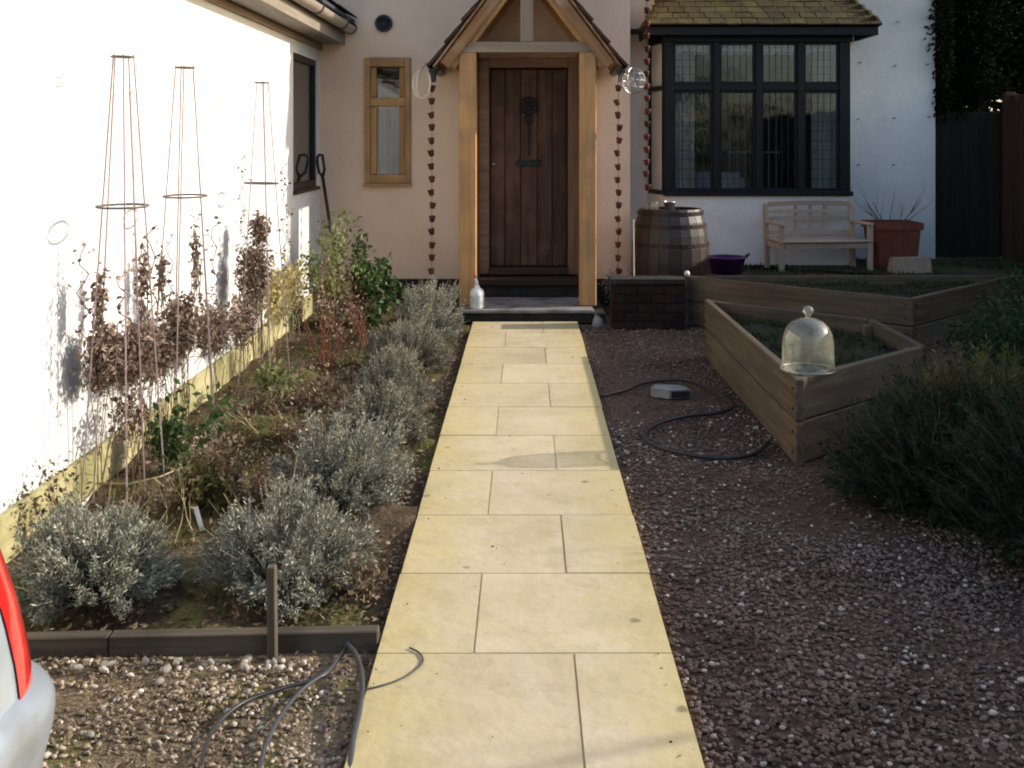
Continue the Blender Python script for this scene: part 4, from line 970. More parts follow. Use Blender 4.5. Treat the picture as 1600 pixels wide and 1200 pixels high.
n = 150; P = np.stack([rng.uniform(-.45,.44,n), rng.uniform(2.4,9.3,n)**1.0, np.full(n,.0035)], 1); P[:,0] = np.where(rng.uniform(0,1,n) < .6, np.sign(P[:,0])*(.44-np.abs(rng.normal(0,.05,n))), P[:,0])
D = rng.normal(size=P.shape); D[:,2] = .05; Lf = rng.uniform(.004,.014,n); v, f = leaves_mesh(P, D, Lf, Lf*.5, .2, 76)
tag(fast('path_litter', v, f, M['litter']), 'tiny dry leaf crumbs lying on the cream path', 'leaves', kind='stuff')
# cables
def hose(name, pix, r, m, label, cat, z=-.015, lift=None):
    pts = []
    cps = [Vector(gp(x, y, z)) for x, y in pix]
    for i in range(len(cps)-1):
        a, b = cps[max(i-1,0)], cps[i]; c_, d = cps[i+1], cps[min(i+2,len(cps)-1)]
        for t in np.linspace(0,1,7)[:-1]:
            pts.append(.5*((2*b)+(c_-a)*t+(2*a-5*b+4*c_-d)*t*t+(3*b-a-3*c_+d)*t**3))
    pts.append(cps[-1])
    if lift: pts = [p_+Vector((0,0,lift(i/(len(pts)-1)))) for i, p_ in enumerate(pts)]
    o = MB().tube(pts, r, 8).obj(name, M[m], None, True); return tag(o, label, cat)
hose('garden_hose', [(536,1008),(556,1036),(566,1080),(562,1130),(552,1172),(546,1215),(538,1290)], .0075, 'greyhose', 'grey hose looping over the left edge of the path', 'hose', -.02, lambda t: .025*math.sin(min(1,t*1.2)*math.pi)+.012)
hose('garden_hose', [(545,1012),(515,1050),(470,1085),(435,1130),(412,1180),(400,1240)], .0065, 'greyhose', 'grey hose lying across the driveway gravel', 'hose', -.02, lambda t: .01)
hose('cable', [(538,1022),(505,1060),(440,1080),(375,1105),(330,1150),(310,1210)], .006, 'hose', 'dark brown cable lying on the driveway gravel furthest from the path', 'cable', -.02, lambda t: .008)
hose('cable', [(566,1078),(600,1070),(635,1056),(660,1035),(655,1020),(640,1012)], .0028, 'greyhose', 'thin curling wire end lying on the cream path', 'wire', .004)
def cz(x, y): return (900+x/2.2857, 400+y/2.2857)
hose('garden_hose', [cz(*q) for q in ((90,500),(180,478),(260,450),(400,445),(500,490),(560,535),(510,560),(400,572),(290,600),(245,640),(290,680),(420,712),(540,722),(640,705),(690,660))], .010, 'hose', 'black hose coiled loosely on the plum gravel beside the raised bed', 'hose', -.008)

# ------------------------------------------------------------------ right gravel
BED1 = [(1.32,8.02),(1.325,5.33),(2.29,6.20),(2.29,7.13)]
BED2 = [(1.36,9.42),(2.87,8.06),(4.32,9.50)]
def gravel(n, x0, x1, y0, y1, s0, s1, m, seed, name, label, z=-.030, pw=1.0):
    P = scatter(n, x0, x1, y0, y1, pw)
    nz_ = np.sin(P[:,0]*3.1+P[:,1]*1.3)+np.sin(P[:,1]*2.7-P[:,0]*2.2+1)+np.sin(P[:,0]*7+P[:,1]*6)*.5+rng.normal(0,.9,len(P)); P = P[nz_ > -1.0]
    P = P[~inside(P, BED1) & ~inside(P, BED2) & (P[:,0] < .52*P[:,1]+.1) & ~((P[:,0] > 1.7) & (P[:,1] > 9.5))]
    P[:,2] = z+rng.uniform(0,.006,len(P))
    tag(stones(name, P, rng.uniform(s0,s1,len(P)), m, seed=seed), label, 'gravel', kind='stuff')
gravel(20000, .46, 2.5, 2.3, 4.4, .0035, .0125, M['stone_r'], 81, 'gravel', 'plum and grey chippings nearest the camera right of the path')
gravel(20000, .46, 3.2, 4.4, 6.6, .0045, .0115, M['stone_r'], 82, 'gravel', 'plum chippings around the hose and front raised bed')
gravel(11000, .46, 4.0, 6.6, 9.4, .006, .0125, M['stone_r'], 83, 'gravel', 'plum chippings between the two raised beds and the doorstep')
gravel(900, .46, 2.3, 2.3, 6.5, .005, .012, M['stone_pale'], 84, 'pale_chippings', 'scattered pale chippings among the plum gravel', -.020)
P = np.array([gp(1183,664,.0), gp(1112,1030,-.01), gp(985,1125,-.01), gp(900+840/1.6,1010,-.01)]); 
for q in range(2):
    tag(stones('white_pebble', P[q:q+1]-np.array([[0,0,.012]]), [.014], M['stone_white'], seed=85+q), ['white pebble lying beside the coiled hose', 'white pebble on the plum gravel near the bottom of the photo'][q], 'pebble')

# grey block on gravel with a flat black slab on its front side
bl = thing('concrete_block', (.735*1.0,6.9,-.03), 'small grey concrete block on the gravel above the hose coil', 'block')
p = gp(1048, 620, -.03); x, y = p[0], p[1]
b = MB().prism([(-.125,.0),(-.02,-.07),(.115,-.045),(.06,.07),(-.09,.085)], 0, .06).obj('block', M['greystone'], bl, bevel=.004, origin=(0,0,0)); bl.location = (x, y, -.03); b.location = (0,0,0)
b = MB().box(-.012,.105,-.066,-.058,.01,.05).obj('dark_side', M['blackplastic'], bl, origin=(0,0,0)); b.location = (0,0,0); b.rotation_euler = (0,0,R(10)); b.location = (-.005,-.012,0)

# ------------------------------------------------------------------ raised beds
def raised_bed(poly, zt, label, soilz, name_seed):
    cx = sum(p[0] for p in poly)/len(poly); cy = sum(p[1] for p in poly)/len(poly)
    root = thing('raised_bed', (cx, cy, -.03), label, 'raised bed', 'timber raised beds'); n = len(poly); c_ = Vector((cx,cy,0)); hh = (zt+.03)/2
    ins = []
    for i in range(n):
        a = Vector((*poly[i],0)); b = Vector((*poly[(i+1)%n],0)); d = (b-a).normalized(); nn = Vector((-d.y,d.x,0))
        if nn.dot(c_-a) < 0: nn = -nn
        for k in range(2):
            z_ = -.03+hh*(k+.5); e = .004 if k else 0.0
            q0 = a+nn*(.022)+d*(.0 if i % 2 == 0 else .047); q1 = b+nn*.022-d*(.0 if i % 2 == 0 else .047)
            beam('board', (q0.x,q0.y,z_+.0), (q1.x,q1.y,z_+rnd.uniform(-.002,.002)), .044, hh-.008, M['board'], root, bevel=.005)
        for e_, sg in ((a, 1), (b, -1)):
            for k in range(2):
                for dz_ in (-.05, .05):
                    q = e_ + d*sg*.055 - nn*.0015; z_ = -.03+hh*(k+.5)+dz_
                    MB().box(q.x-.005,q.x+.005,q.y-.005,q.y+.005,z_-.005,z_+.005).obj('screw', M['iron'], root)
    for i in range(n):
        p_ = Vector((*poly[i],0)); q = p_+(c_-p_).normalized()*.10
        MB().box(q.x-.025,q.x+.025,q.y-.025,q.y+.025,-.03,zt-.03).obj('corner_post', M['boardtop'], root, bevel=.003)
    poly2 = [Vector((*p_,0))+(c_-Vector((*p_,0))).normalized()*.045 for p_ in poly]
    # soil surface with lumps
    so = MB().prism([(p_.x,p_.y) for p_ in poly2], soilz-.1, soilz)
    me_o = so.obj('soil', M['soil_dark'], root)
    bm = bmesh.new(); bm.from_mesh(me_o.data)
    bmesh.ops.triangulate(bm, faces=bm.faces); bmesh.ops.subdivide_edges(bm, edges=bm.edges, cuts=14, use_grid_fill=True)
    for v_ in bm.verts:
        if v_.co.z > .05: v_.co.z += .02*math.sin(v_.co.x*23+v_.co.y*9)*math.sin(v_.co.y*19)+rnd.uniform(-.01,.01)
    bm.to_mesh(me_o.data); bm.free()
    return root
rb1 = raised_bed(BED1, .40, 'front raised timber bed holding the glass cloche', .30, 1)
rb2 = raised_bed(BED2, .40, 'rear triangular raised timber bed below the bench', .33, 2)
def weeds(poly, n, z, seed, label, m='grass', name='weeds', L=(.02,.06)):
    g = np.random.default_rng(seed); xs = [p[0] for p in poly]; yy = [p[1] for p in poly]
    P = np.stack([g.uniform(min(xs),max(xs),n*2), g.uniform(min(yy),max(yy),n*2), np.full(n*2,z)], 1)
    cx, cy = sum(xs)/len(xs), sum(yy)/len(yy); pl = [((a-cx)*.86+cx,(b-cy)*.86+cy) for a, b in poly]
    nz = np.sin(P[:,0]*11+P[:,1]*7)+np.sin(P[:,1]*13-P[:,0]*5)+g.normal(0,.6,len(P)); P = P[inside(P, pl) & (nz > .2)][:n]
    D = g.normal(0,.6,P.shape)+np.array([0,0,.9]); Lf = g.uniform(*L,len(P)); v, f = leaves_mesh(P, D, Lf, Lf*.3, .3, seed)
    return tag(fast(name, v, f, M[m]), label, 'weeds', kind='stuff')
weeds(BED1, 3800, .295, 91, 'short green weeds growing in the front raised bed')
weeds(BED2, 4200, .325, 92, 'short green weeds growing in the rear raised bed')
p = Vector((1.395,9.395,.40)); tag(MB().lathe([(0,0),(.022,.0),(.026,.02),(.016,.04),(0,.045)], p, 12).obj('post_cap', M['plasticwhite'], None, True), 'small white knob on the left tip of the rear raised bed', 'knob')

# glass cloche
cl = thing('glass_cloche', (1.44,5.545,.402), 'clear glass bell cloche standing on the near corner of the raised bed', 'cloche')
pr = [(.136,0),(.140,.006),(.134,.012),(.130,.06),(.128,.13),(.122,.175),(.105,.215),(.078,.242),(.045,.257),(.018,.263)]
cl_o = MB().lathe(pr, (1.44,5.545,.402), 40, cap=False).obj('bell', M['cloche'], cl, True)
MB().lathe([(.014,.262),(.011,.272),(.016,.280),(.026,.292),(.028,.303),(.022,.316),(.008,.323),(.0,.324)], (1.44,5.545,.402), 24).obj('knob', M['cloche'], cl, True)
MB().ring((1.44,5.545,.405), .137, .004, 40).obj('rim', M['silverwire'], cl, True)

# ------------------------------------------------------------------ terrace, retaining wall, barrel
ter = MB().prism([(1.78,9.56),(2.2,9.62),(5.3,9.62),(5.3,13.6),(4.522,13.6),(4.522,11.998),(3.53,11.998),(3.41,11.41),(1.46,11.41),(1.35,11.9),(1.78,11.3)], -.06, .26).obj('terrace', M['earth']); tag(ter, kind='structure')
g = np.random.default_rng(95); n = 9000
P = np.stack([g.uniform(1.8,5.2,n), g.uniform(9.65,11.95,n), np.full(n,.258)], 1); nz = np.sin(P[:,0]*5+2)+np.sin(P[:,1]*6+P[:,0]*2)+g.normal(0,.5,n); P = P[(nz > -.3) & ~((P[:,1] > 11.35) & (P[:,0] < 3.5))]
D = g.normal(0,.6,P.shape)+np.array([0,0,1.]); Lf = g.uniform(.02,.06,len(P)); v, f = leaves_mesh(P, D, Lf, Lf*.22, .2, 95)
tag(fast('terrace_grass', v, f, M['grass']), 'patchy grass and moss on the terrace below the bay window', 'grass', kind='stuff')
rw = thing('retaining_wall', (1.05,9.25,-.04), 'low dark brick retaining wall between the doorstep and the rear raised bed', 'retaining wall')
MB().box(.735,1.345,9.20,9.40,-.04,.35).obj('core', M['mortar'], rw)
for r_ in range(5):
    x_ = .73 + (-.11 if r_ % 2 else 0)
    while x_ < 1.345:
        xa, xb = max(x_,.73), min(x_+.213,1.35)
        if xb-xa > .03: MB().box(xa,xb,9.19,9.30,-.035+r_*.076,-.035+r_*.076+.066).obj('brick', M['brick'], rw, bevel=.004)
        x_ += .223
beam('coping', (.715,9.30,.375), (1.355,9.30,.375), .24, .045, M['darkstone'], rw)

def barrel(x, y, z, H, rm, re, label):
    root = thing('barrel', (x,y,z), label, 'barrel'); ns = 22
    for k in range(ns):
        a0 = 2*math.pi*k/ns+.006; a1 = 2*math.pi*(k+1)/ns-.006; V = []; m = 9
        for i in range(m):
            f_ = i/(m-1); r_ = re+(rm-re)*math.sin(f_*math.pi)**.8
            for aa, rr in ((a0,r_),(a1,r_),(a1,r_-.025),(a0,r_-.025)): V.append((x+rr*math.cos(aa), y+rr*math.sin(aa), z+H*f_))
        Fq = [(4*i+j,4*i+(j+1)%4,4*i+4+(j+1)%4,4*i+4+j) for i in range(m-1) for j in range(4)]+[(3,2,1,0),(4*m-4,4*m-3,4*m-2,4*m-1)]
        MB().add(V, Fq).obj('stave', M['barrel'], root)
    for f_ in (.04,.16,.34,.66,.84,.96):
        r_ = re+(rm-re)*math.sin(f_*math.pi)**.8
        MB().lathe([(r_+.001,-.018),(r_+.005,-.018),(r_+.005,.018),(r_+.001,.018)], (x,y,z+H*f_), 36, cap=False).obj('hoop', M['hoop'], root)
    MB().lathe([(0,0),(re-.028,0),(re-.028,.02),(0,.02)], (x,y,z+H-.045), 28).obj('lid', M['barrel'], root)
barrel(1.36,10.22,-.03,.96,.365,.29, 'old wooden barrel with iron hoops left of the bench')
tin = thing('tin_pot', (1.33,10.05,.93), 'shiny tin pot on top of the barrel', 'pot')
MB().lathe([(0,0),(.045,0),(.052,.10),(.055,.10),(.050,.095),(.043,.01)], (1.33,10.05,.90), 18).obj('body', M['silverwire'], tin, True)
MB().ring((1.33,10.05,1.0), .054, .004, 18).obj('rim', M['steel'], tin)
gj = MB().lathe([(0,0),(.036,0),(.036,.07),(.028,.085),(.028,.10),(0,.10)], (1.20,10.08,.90), 16).obj('glass_jar', M['cloche'], None, True); tag(gj, 'small glass jar on the left side of the barrel top', 'jar')
wpz = MB().tube([(.975,9.75,-.03),(.968,9.75,.86)], .007, 8).obj('white_cane', M['wicker']); tag(wpz, 'thin white upright cane between rain chain and barrel', 'cane')
leafy('small_weed', .86,10.2,-.03, 'small dry weed at the wall foot beneath the right rain chain', 'weed', 'lav_brown', 'twig', 9, .3, .35, .03, 4, 57, 1, .003)

# purple tub
tb = thing('purple_tub', (2.0,10.72,.26), 'purple plastic tub between the barrel and the bench', 'tub')
MB().lathe([(0,0),(.15,0),(.185,.15),(.195,.152),(.195,.165),(.175,.165),(.14,.012)], (1.98,10.72,.26), 28).obj('body', M['purple'], tb, True)
for s_ in (-1,1):
    MB().tube([(1.98+s_*.19,10.68,.42),(1.98+s_*.225,10.70,.45),(1.98+s_*.225,10.74,.45),(1.98+s_*.19,10.76,.42)], .008, 6).obj('handle', M['purple'], tb, True)

# bench
bn = thing('garden_bench', (3.05,11.0,.26), 'small pale weathered wooden bench with curved slatted back under the bay window', 'bench')
T = M['teak']; X0, X1, Yf, Yb, Z0 = 2.52, 3.44, 10.86, 11.22, .26; SZ = Z0+.30
def bb(n_, a, b, w_, h_, up=(0,0,1)): return beam(n_, a, b, w_, h_, T, bn, up=up, bevel=.005)
bn.rotation_euler = (0, 0, R(7))
bb('leg', (X0,Yf,Z0),(X0,Yf,.71),.05,.045,(0,1,0)); bb('leg', (X1,Yf,Z0),(X1,Yf,.71),.05,.045,(0,1,0))
bb('leg', (X0-.02,Yb,Z0),(X0-.02,Yb+.05,.92),.05,.045,(0,1,0)); bb('leg', (X1-.02,Yb,Z0),(X1-.02,Yb+.05,.92),.05,.045,(0,1,0))
for s_ in (X0, X1):
    bb('arm', (s_,Yf-.04,.727),(s_-.02,Yb+.02,.735),.055,.028); bb('side_rail', (s_,Yf+.024,SZ-.045),(s_-.015,Yb-.024,SZ-.045),.03,.05)
bb('front_rail', (X0+.026,Yf,SZ-.045),(X1-.026,Yf,SZ-.045),.025,.06); bb('rear_rail', (X0+.01,Yb,SZ-.045),(X1-.046,Yb,SZ-.045),.025,.06)
for k in range(5): bb('seat_slat', (X0-.02,Yf-.01+k*.082,SZ+.0),(X1+.02,Yf-.01+k*.082,SZ+.0),.066,.02)
def bowed(z0, amp, h):
    m = 14; V = []
    for i in range(m+1):
        f_ = i/m; x = X0+.006+(X1-.052-X0)*f_; c_ = amp*math.sin(f_*math.pi)
        for yy, zz in ((0,0),(.022,0),(.022,h),(0,h)): V.append((x, Yb+.03+yy, z0+c_+zz))
    Fq = [(4*i+j,4*i+(j+1)%4,4*i+4+(j+1)%4,4*i+4+j) for i in range(m) for j in range(4)]+[(3,2,1,0),(4*m,4*m+1,4*m+2,4*m+3)]
    MB().add(V, Fq).obj('back_slat', T, bn)
bowed(.885, .012, .05); bowed(.815, .006, .035); bowed(.745, .003, .035); bowed(.60,.0,.04)
for f_ in (.33,.5,.67): 
    x = X0+(X1-X0)*f_; bb('back_upright', (x,Yb+.055,.60),(x,Yb+.055,.90),.035,.016,(0,1,0))

# terracotta pot with bare twigs, sandstone block
pt = thing('terracotta_planter', (3.92,11.1,.26), 'square terracotta planter with bare twigs right of the bench', 'planter')
def frustum(c, w0, w1, z0, z1, t=.03):
    x, y = c; V = []
    for w_, z_ in ((w0,z0),(w1,z1),(w1-t,z1),(w0-t,z0+.05)): V += [(x-w_,y-w_,z_),(x+w_,y-w_,z_),(x+w_,y+w_,z_),(x-w_,y+w_,z_)]
    Fq = [(3,2,1,0)]+[(4*i+j,4*i+(j+1)%4,4*i+4+(j+1)%4,4*i+4+j) for i in range(3) for j in range(4)]+[(12,13,14,15)]
    return MB().add(V, Fq)
frustum((3.77,11.2),.19,.225,.26,.70).obj('pot', M['terra'], pt, bevel=.006)
rm_ = MB(); px0, px1, py0, py1 = 3.77-.243, 3.77+.243, 11.2-.243, 11.2+.243
rm_.box(px0,px1,py0,py0+.019,.665,.735); rm_.box(px0,px0+.019,py0+.019,py1-.019,.665,.735); rm_.box(px1-.019,px1,py0+.019,py1-.019,.665,.735); rm_.box(px0,px1,py1-.019,py1,.665,.735)
rm_.obj('rim', M['terra'], pt); MB().box(3.59,3.95,11.02,11.38,.60,.68).obj('compost', M['soil_dark'], pt)
tw = MB(); g = random.Random(77)
for k in range(11):
    a = g.uniform(0,6.28); branchy(tw, (3.77+.08*math.cos(a),11.2+.08*math.sin(a),.68), (math.cos(a)*1.1, math.sin(a)*.5, .9), g.uniform(.16,.42), .0055, 1, g, .6, None, .3, 4, (1,2))
tw.obj('twigs', M['twig'], pt)
sblk = tag(MB().add([(-.19,-.09,0),(.20,-.09,0),(.20,.09,0),(-.19,.09,0),(-.165,-.06,.15),(.20,-.06,.16),(.20,.08,.16),(-.165,.08,.15)], [(0,3,2,1),(4,5,6,7),(0,1,5,4),(1,2,6,5),(2,3,7,6),(3,0,4,7)]).obj('sandstone_block', M['sandstone'], None, bevel=.01, segs=2, origin=(0,0,0)), 'rough sandstone block in front of the terracotta planter', 'stone block')
sblk.location = (3.77, 10.70, .262)

# ------------------------------------------------------------------ fence, gate, dark evergreens
fc = thing('fence', (5.36,4.0,0), 'brown closeboard boundary fence at the far right edge', 'fence')
y_ = -3.0
stuffb = MB()
while y_ < 11.95:
    if y_ > 9.5:
        beam('board', (5.36,y_+.055,.04),(5.36,y_+.055,2.03+rnd.uniform(-.004,.004)), .018,.1125, M['fence'], fc, up=(0,1,0), bevel=.002)
    else: k_ = int(y_*100) % 2; stuffb.box(5.35+.006*k_,5.37+.006*k_,y_-.004,y_+.116,-.03,2.03+rnd.uniform(-.004,.004))
    y_ += .113
sbf = stuffb.obj('boarding', M['fence'], fc); sbf['kind'] = 'stuff'
y_ = -2.9
while y_ < 12.2: beam('post', (5.425,y_,-.1),(5.425,y_,2.08), .09,.09, M['fence'], fc, up=(0,1,0)); y_ += 2.5
beam('end_post', (5.34,12.02,.2),(5.34,12.02,2.10), .11,.10, M['fence'], fc, up=(0,1,0))
MB().box(5.375,5.381,-3.1,12.0,-.03,2.03).obj('light_stop', M['fence'], fc)  # sheet added behind the boards to stop sun streaks through the gaps
beam('capping', (5.36,-3,2.05),(5.36,11.96,2.05), .06,.025, M['fence'], fc)
gt = thing('side_gate', (4.95,12.15,.26), 'dark boarded side gate between the white wall corner and the fence', 'gate')
for k in range(8): beam('board', (4.58+k*.1085,12.16,.262),(4.58+k*.1085,12.16,1.88), .107,.02, M['darkgate'], gt, up=(0,1,0), bevel=.002)
for z_ in (.5,1.1,1.7): beam('rail', (4.53,12.185,z_),(5.28,12.185,z_), .025,.09, M['darkgate'], gt)

def foliage_mass(name, label, cat, cells, n, leaf, m, seed, trunk=None, group=None, wl=.5, sub=40, droop=.3, stem='bark'):
    g = np.random.default_rng(seed); c0 = cells[0]
    bx_, by_ = (trunk[0][0], trunk[0][1]) if trunk else (c0[0], c0[1])
    root = thing(name, (bx_, by_, trunk[0][2] if trunk else 0), label, cat, group); P = []; Nn = []
    W = np.array([c[3]*c[5] for c in cells]); W /= W.sum(); tw = MB()
    for c, w_ in zip(cells, W):
        k = int(n*w_); s_ = unit(g.normal(size=(sub,3)))*(g.uniform(.25,.95,(sub,1)))
        q = s_[g.integers(0,sub,k)] + g.normal(0,.13,(k,3)); P.append(q*np.array(c[3:6])+np.array(c[:3])); Nn.append(unit(q)+g.normal(0,.6,(k,3))-np.array([0,0,droop]))
        if trunk:
            for t in s_[:14]:
                tw.tube([(trunk[-1][0],trunk[-1][1],min(trunk[-1][2],c[2])), tuple(np.array(c[:3])*.6+np.array(trunk[-1][:3])*.4), tuple(t*np.array(c[3:6])*.8+np.array(c[:3]))], [.03,.02,.006], 4)
    P = np.concatenate(P); D = np.concatenate(Nn); Ls = g.uniform(.6,1.3,len(P))*leaf
    v, f = leaves_mesh(P, D, Ls, Ls*wl, .3, seed); tag(fast('crown', v, f, M[m], root), kind='stuff')
    if trunk: 
        tw.tube(trunk, [.16-.03*i for i in range(len(trunk))], 9); tw.obj('trunk', M[stem], root)
    return root
foliage_mass('holly_tree', 'dark evergreen tree rising behind the side gate', 'tree', [(6.0,14.2,3.4,1.7,1.3,1.7),(5.3,13.6,2.5,1.0,.7,.9)], 40000, .085, 'darkgreen', 101, [(5.9,14.4,-.1),(5.9,14.4,1.2),(6.0,14.3,2.4)])
foliage_mass('laurel_hedge', 'dark hedge closing the view beyond the gate', 'hedge', [(5.6,16.5,2.0,3.2,.8,2.3),(8.5,15,2.4,2.2,1.5,2.6),(7.0,13.8,2.5,1.2,.8,1.5),(6.2,17.3,4.6,3.2,.9,1.6)], 42000, .11, 'darkgreen', 102, [(5.6,16.8,-.1),(5.6,16.8,1.0),(5.6,16.8,2.0)])
foliage_mass('ivy', 'dark ivy hanging over the gate against the corner of the white wall', 'ivy', [(4.57,12.0,2.75,.13,.16,.95),(4.60,11.97,2.05,.09,.10,.25),(4.95,12.25,2.2,.45,.16,.45),(5.0,12.35,3.0,.5,.2,.8)], 15000, .05, 'darkgreen', 103, None)

# ------------------------------------------------------------------ right-hand shrubs
def juniper(cells, label, seed, n=620, m='juniper', name='juniper', flen=.30, group=None, stem='twig', leaf=.020, per=46, up=.5):
    """feathery fronds: many arching sprays with short needles"""
    g = np.random.default_rng(seed); c0 = cells[0]; root = thing(name, (c0[0],c0[1],-.03), label, 'shrub', group)
    W = np.array([c[3]*c[4] for c in cells]); W /= W.sum(); P = []; D = []; A = []; B = []
    for c, w_ in zip(cells, W):
        k = int(n*w_); d = unit(g.normal(size=(k,3))*np.array([1,1,.8])+np.array([0,0,.35])); d[:,2] = np.abs(d[:,2])
        rad = g.uniform(.35,.95,(k,1)); o_ = d*rad*np.array(c[3:6])+np.array([c[0],c[1],c[2]])
        dr = unit(d*np.array([1,1,.6])+np.array([0,0,up])+g.normal(0,.25,(k,3))); L_ = g.uniform(.6,1.1,(k,1))*flen
        A.append(o_-dr*L_*.4); B.append(o_+dr*L_*.6)
        for q in range(per):
            t = g.uniform(0,1,(k,1)); base = o_-dr*L_*.4+dr*L_*t; sd = unit(np.cross(dr, g.normal(size=(k,3))))
            off = sd*g.uniform(0,.045,(k,1))*(1.1-t); P.append(base+off); D.append(dr*.9+sd*.7+g.normal(0,.15,(k,3)))
    P = np.concatenate(P); D = np.concatenate(D); P[:,2] = np.maximum(P[:,2], -.02); Ls = g.uniform(.6,1.4,len(P))*leaf*1.6
    v, f = leaves_mesh(P, D, Ls, Ls*.16, .2, seed); tag(fast('foliage', v, f, M[m], root), kind='stuff')
    A = np.concatenate(A); B = np.concatenate(B); A[:,2] = np.maximum(A[:,2], -.02)
    v, f = strips_mesh(A, B, .003, .0012, seed); tag(fast('stem', v, f, M[stem], root), kind='stuff')
    return root
juniper([(2.25,4.30,.0,.62,.60,.62),(1.78,4.75,.0,.40,.42,.40),(2.25,3.75,.0,.5,.42,.55),(2.6,3.85,.05,.6,.6,.7),(1.95,5.0,.0,.42,.36,.46)], 'large dark feathery evergreen shrub in the right foreground', 111, 3400, flen=.26)
juniper([(2.10,5.30,.0,.42,.28,.46),(2.55,5.35,.0,.4,.4,.5)], 'low dark green evergreen fronds leaning on the front raised bed', 112, 620)
juniper([(2.15,5.05,.28,.34,.25,.26)], 'sprays of lighter olive fronds standing above the dark shrub', 113, 150, 'moss', 'olive_fronds', .26, up=1.2)
foliage_mass('box_bush', 'rich green leafy bush at the right edge above the dark shrub', 'shrub', [(2.92,6.2,.36,.42,.5,.38),(3.2,6.9,.35,.5,.5,.42),(2.85,5.7,.2,.4,.4,.3)], 15000, .035, 'boxgreen', 114, [(3.0,6.3,-.03),(3.0,6.3,.15),(3.0,6.3,.3)], stem='twig')

# bare shrub by the fence whose twigs cross the path's light; unseen hedge added behind the viewer to darken the glass
def bare_tree(x, y, H, label, seed, lean=(0,0), r=.03, depth=4, group=None):
    g = random.Random(seed); root = thing('bare_tree', (x,y,-.05), label, 'tree', group); mb = MB()
    for k in range(3): branchy(mb, (x,y,-.05), (lean[0]+g.uniform(-.3,.3), lean[1]+g.uniform(-.3,.3), 1), H*.5, r, depth, g, .55, None, .5, 5, (2,3))
    mb.obj('branches', M['bark'], root)
bare_tree(6.1, 6.6, 2.75, 'second leafless shrub further along beyond the fence', 12, depth=3, r=.009)
bare_tree(5.9, 4.75, 3.25, 'leafless shrub standing beyond the boundary fence', 7, r=.026)
foliage_mass('reflection_hedge', 'unseen evergreen hedge added behind the viewer for darker window reflections', 'hedge', [(-5,-11,1.6,5,1,1.9),(4,-11,1.8,5,1,2.1),(0,-14,4.0,9,1.5,2.6)], 9000, .22, 'darkgreen', 121, [(0,-11.5,-.1),(0,-11.5,1)])

# ------------------------------------------------------------------ car (rear corner shows at the left edge)
car = thing('parked_car', (-1.675, -.1, -.03), 'silver car parked at the left edge with its red tail light showing', 'car')
CX = -1.672; NP = 72
def wz(z):    # half width by height
    pts = [(.18,.78),(.30,.835),(.50,.842),(.62,.840),(.70,.835),(.79,.820),(.85,.803),(.90,.788),(.95,.762),(1.2,.67),(1.40,.58),(1.45,.42)]
    return float(np.interp(z, [p[0] for p in pts], [p[1] for p in pts]))
def ry(z): return float(np.interp(z, [.18,.30,.55,.62,.9,1.0,1.35,1.45], [1.90,1.985,1.99,1.965,1.93,1.90,1.66,1.45]))
def fy(z): return float(np.interp(z, [.18,.3,.55,.7,.85,.95,1.35,1.45], [-2.05,-2.15,-2.15,-2.1,-1.9,-1.1,-.35,-.1]))
def outline(z, off=0.0, rad=.20):
    W_ = wz(z)+off; a, b = fy(z)-off, ry(z)+off; r_ = min(rad, W_*.8); out = []
    for cxs, cys, s0 in ((1,1,0),(-1,1,90),(-1,-1,180),(1,-1,270)):
        for k in range(NP//4):
            t = R(s0+90*k/(NP//4-1)); px_ = math.cos(t); py_ = math.sin(t)
            px_ = math.copysign(abs(px_)**.8, px_); py_ = math.copysign(abs(py_)**.8, py_)
            out.append((CX+cxs*(W_-r_)+r_*px_, (b-r_ if cys > 0 else a+r_)+r_*py_))
    return out
def shell(z0, z1, off, sel=None, nz=18, rad=.20):
    V = []; zs = np.linspace(z0, z1, nz)
    for z in zs: V += [(x, y, z-.0) for x, y in outline(float(z), off(float(z)) if callable(off) else off, rad)]
    idx = [i for i in range(NP) if sel is None or sel(i)]
    Fq = [(j*NP+i, j*NP+(i+1)%NP, (j+1)*NP+(i+1)%NP, (j+1)*NP+i) for j in range(nz-1) for i in idx]
    if sel is None: Fq += [tuple(range(NP-1,-1,-1)), tuple(range((nz-1)*NP, nz*NP))]
    return MB().add(V, Fq)
def pruned(mb):
    used = sorted({i for f in mb.f for i in f}); mp_ = {a: k for k, a in enumerate(used)}
    mb.v = [mb.v[i] for i in used]; mb.f = [tuple(mp_[i] for i in f) for f in mb.f]; return mb
body = shell(.20, 1.44, 0, nz=40).obj('body', M['paint'], car, True)
Q = NP//4
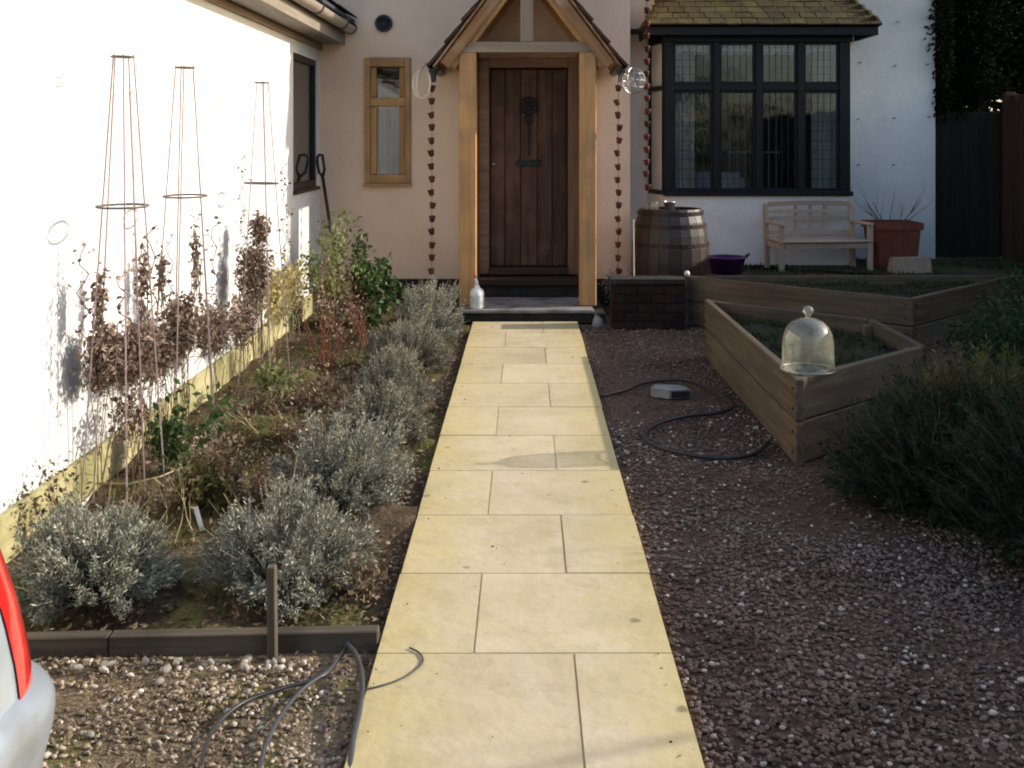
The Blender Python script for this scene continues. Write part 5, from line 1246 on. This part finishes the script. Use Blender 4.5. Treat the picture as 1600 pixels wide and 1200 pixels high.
pruned(shell(.27, .655, lambda z: float(np.interp(z, [.27,.36,.50,.57,.61,.635,.655], [-.01,.0,.006,.022,.028,.022,-.004])), lambda i: i < 2*Q-0 or i == NP-1, 24)).obj('bumper', M['bumper'], car, True)
# tail lights wrap the rear corners
def lamp(sel, z0, z1):
    zs = np.linspace(z0, z1, 16); V = []; Fq = []
    rows_ = []
    for z in zs:
        ol = outline(float(z), .004); t = (z-z0)/(z1-z0)
        ki = sel; 
        # front edge of the lamp sweeps back with height
        sh = -.006+.004*t
        pts = [ol[i] for i in ki]
        x0_, y0_ = pts[0]
        ext = (x0_, y0_+sh) if True else pts[0]
        pts = [ext]+pts
        rows_.append([(p_[0], p_[1], float(z)) for p_ in pts])
    m = len(rows_[0]); mb = MB(); V = [p_ for r_ in rows_ for p_ in r_]
    Fq = [(j*m+i, j*m+i+1, (j+1)*m+i+1, (j+1)*m+i) for j in range(len(zs)-1) for i in range(m-1)]
    return mb.add(V, Fq)
lamp(list(range(1, 14)), .64, 1.0).obj('tail_light', M['redlens'], car, True)
lamp(list(range(Q+Q-1, Q+Q-15, -1)), .64, 1.0).obj('tail_light', M['redlens'], car, True)
seam = MB()
for side in (1,):
    pts_ = []
    for z in np.linspace(.40, .98, 14):
        ol = outline(float(z), .0015); pts_.append((ol[0][0], ol[0][1]-.075+.05*(z-.4), float(z)))
    seam.tube(pts_, .0022, 4)
seam.obj('panel_gap', M['rubber'], car)
gw = pruned(shell(1.02, 1.33, .004, lambda i: not (i in (0,)) , 8)); gw.obj('windows', M['carglass'], car, True)
for sx in (-1, 1):
    for yy in (1.15, -1.45):
        o = MB().lathe([(0,0),(.30,0),(.315,.03),(.315,.17),(.30,.20),(0,.20)], (0,0,0), 28).obj('wheel', M['rubber'], car, origin=(0,0,0))
        o.location = Vector((CX+sx*.86-(.2 if sx > 0 else 0), yy, .285))-wpos(car); o.rotation_euler = (0, R(90), 0)
        h_ = MB().lathe([(0,0),(.19,0),(.20,.215),(0,.205)], (0,0,-.005), 20).obj('rim', M['steel'], o, origin=(0,0,0)); h_.location = (0,0,0)
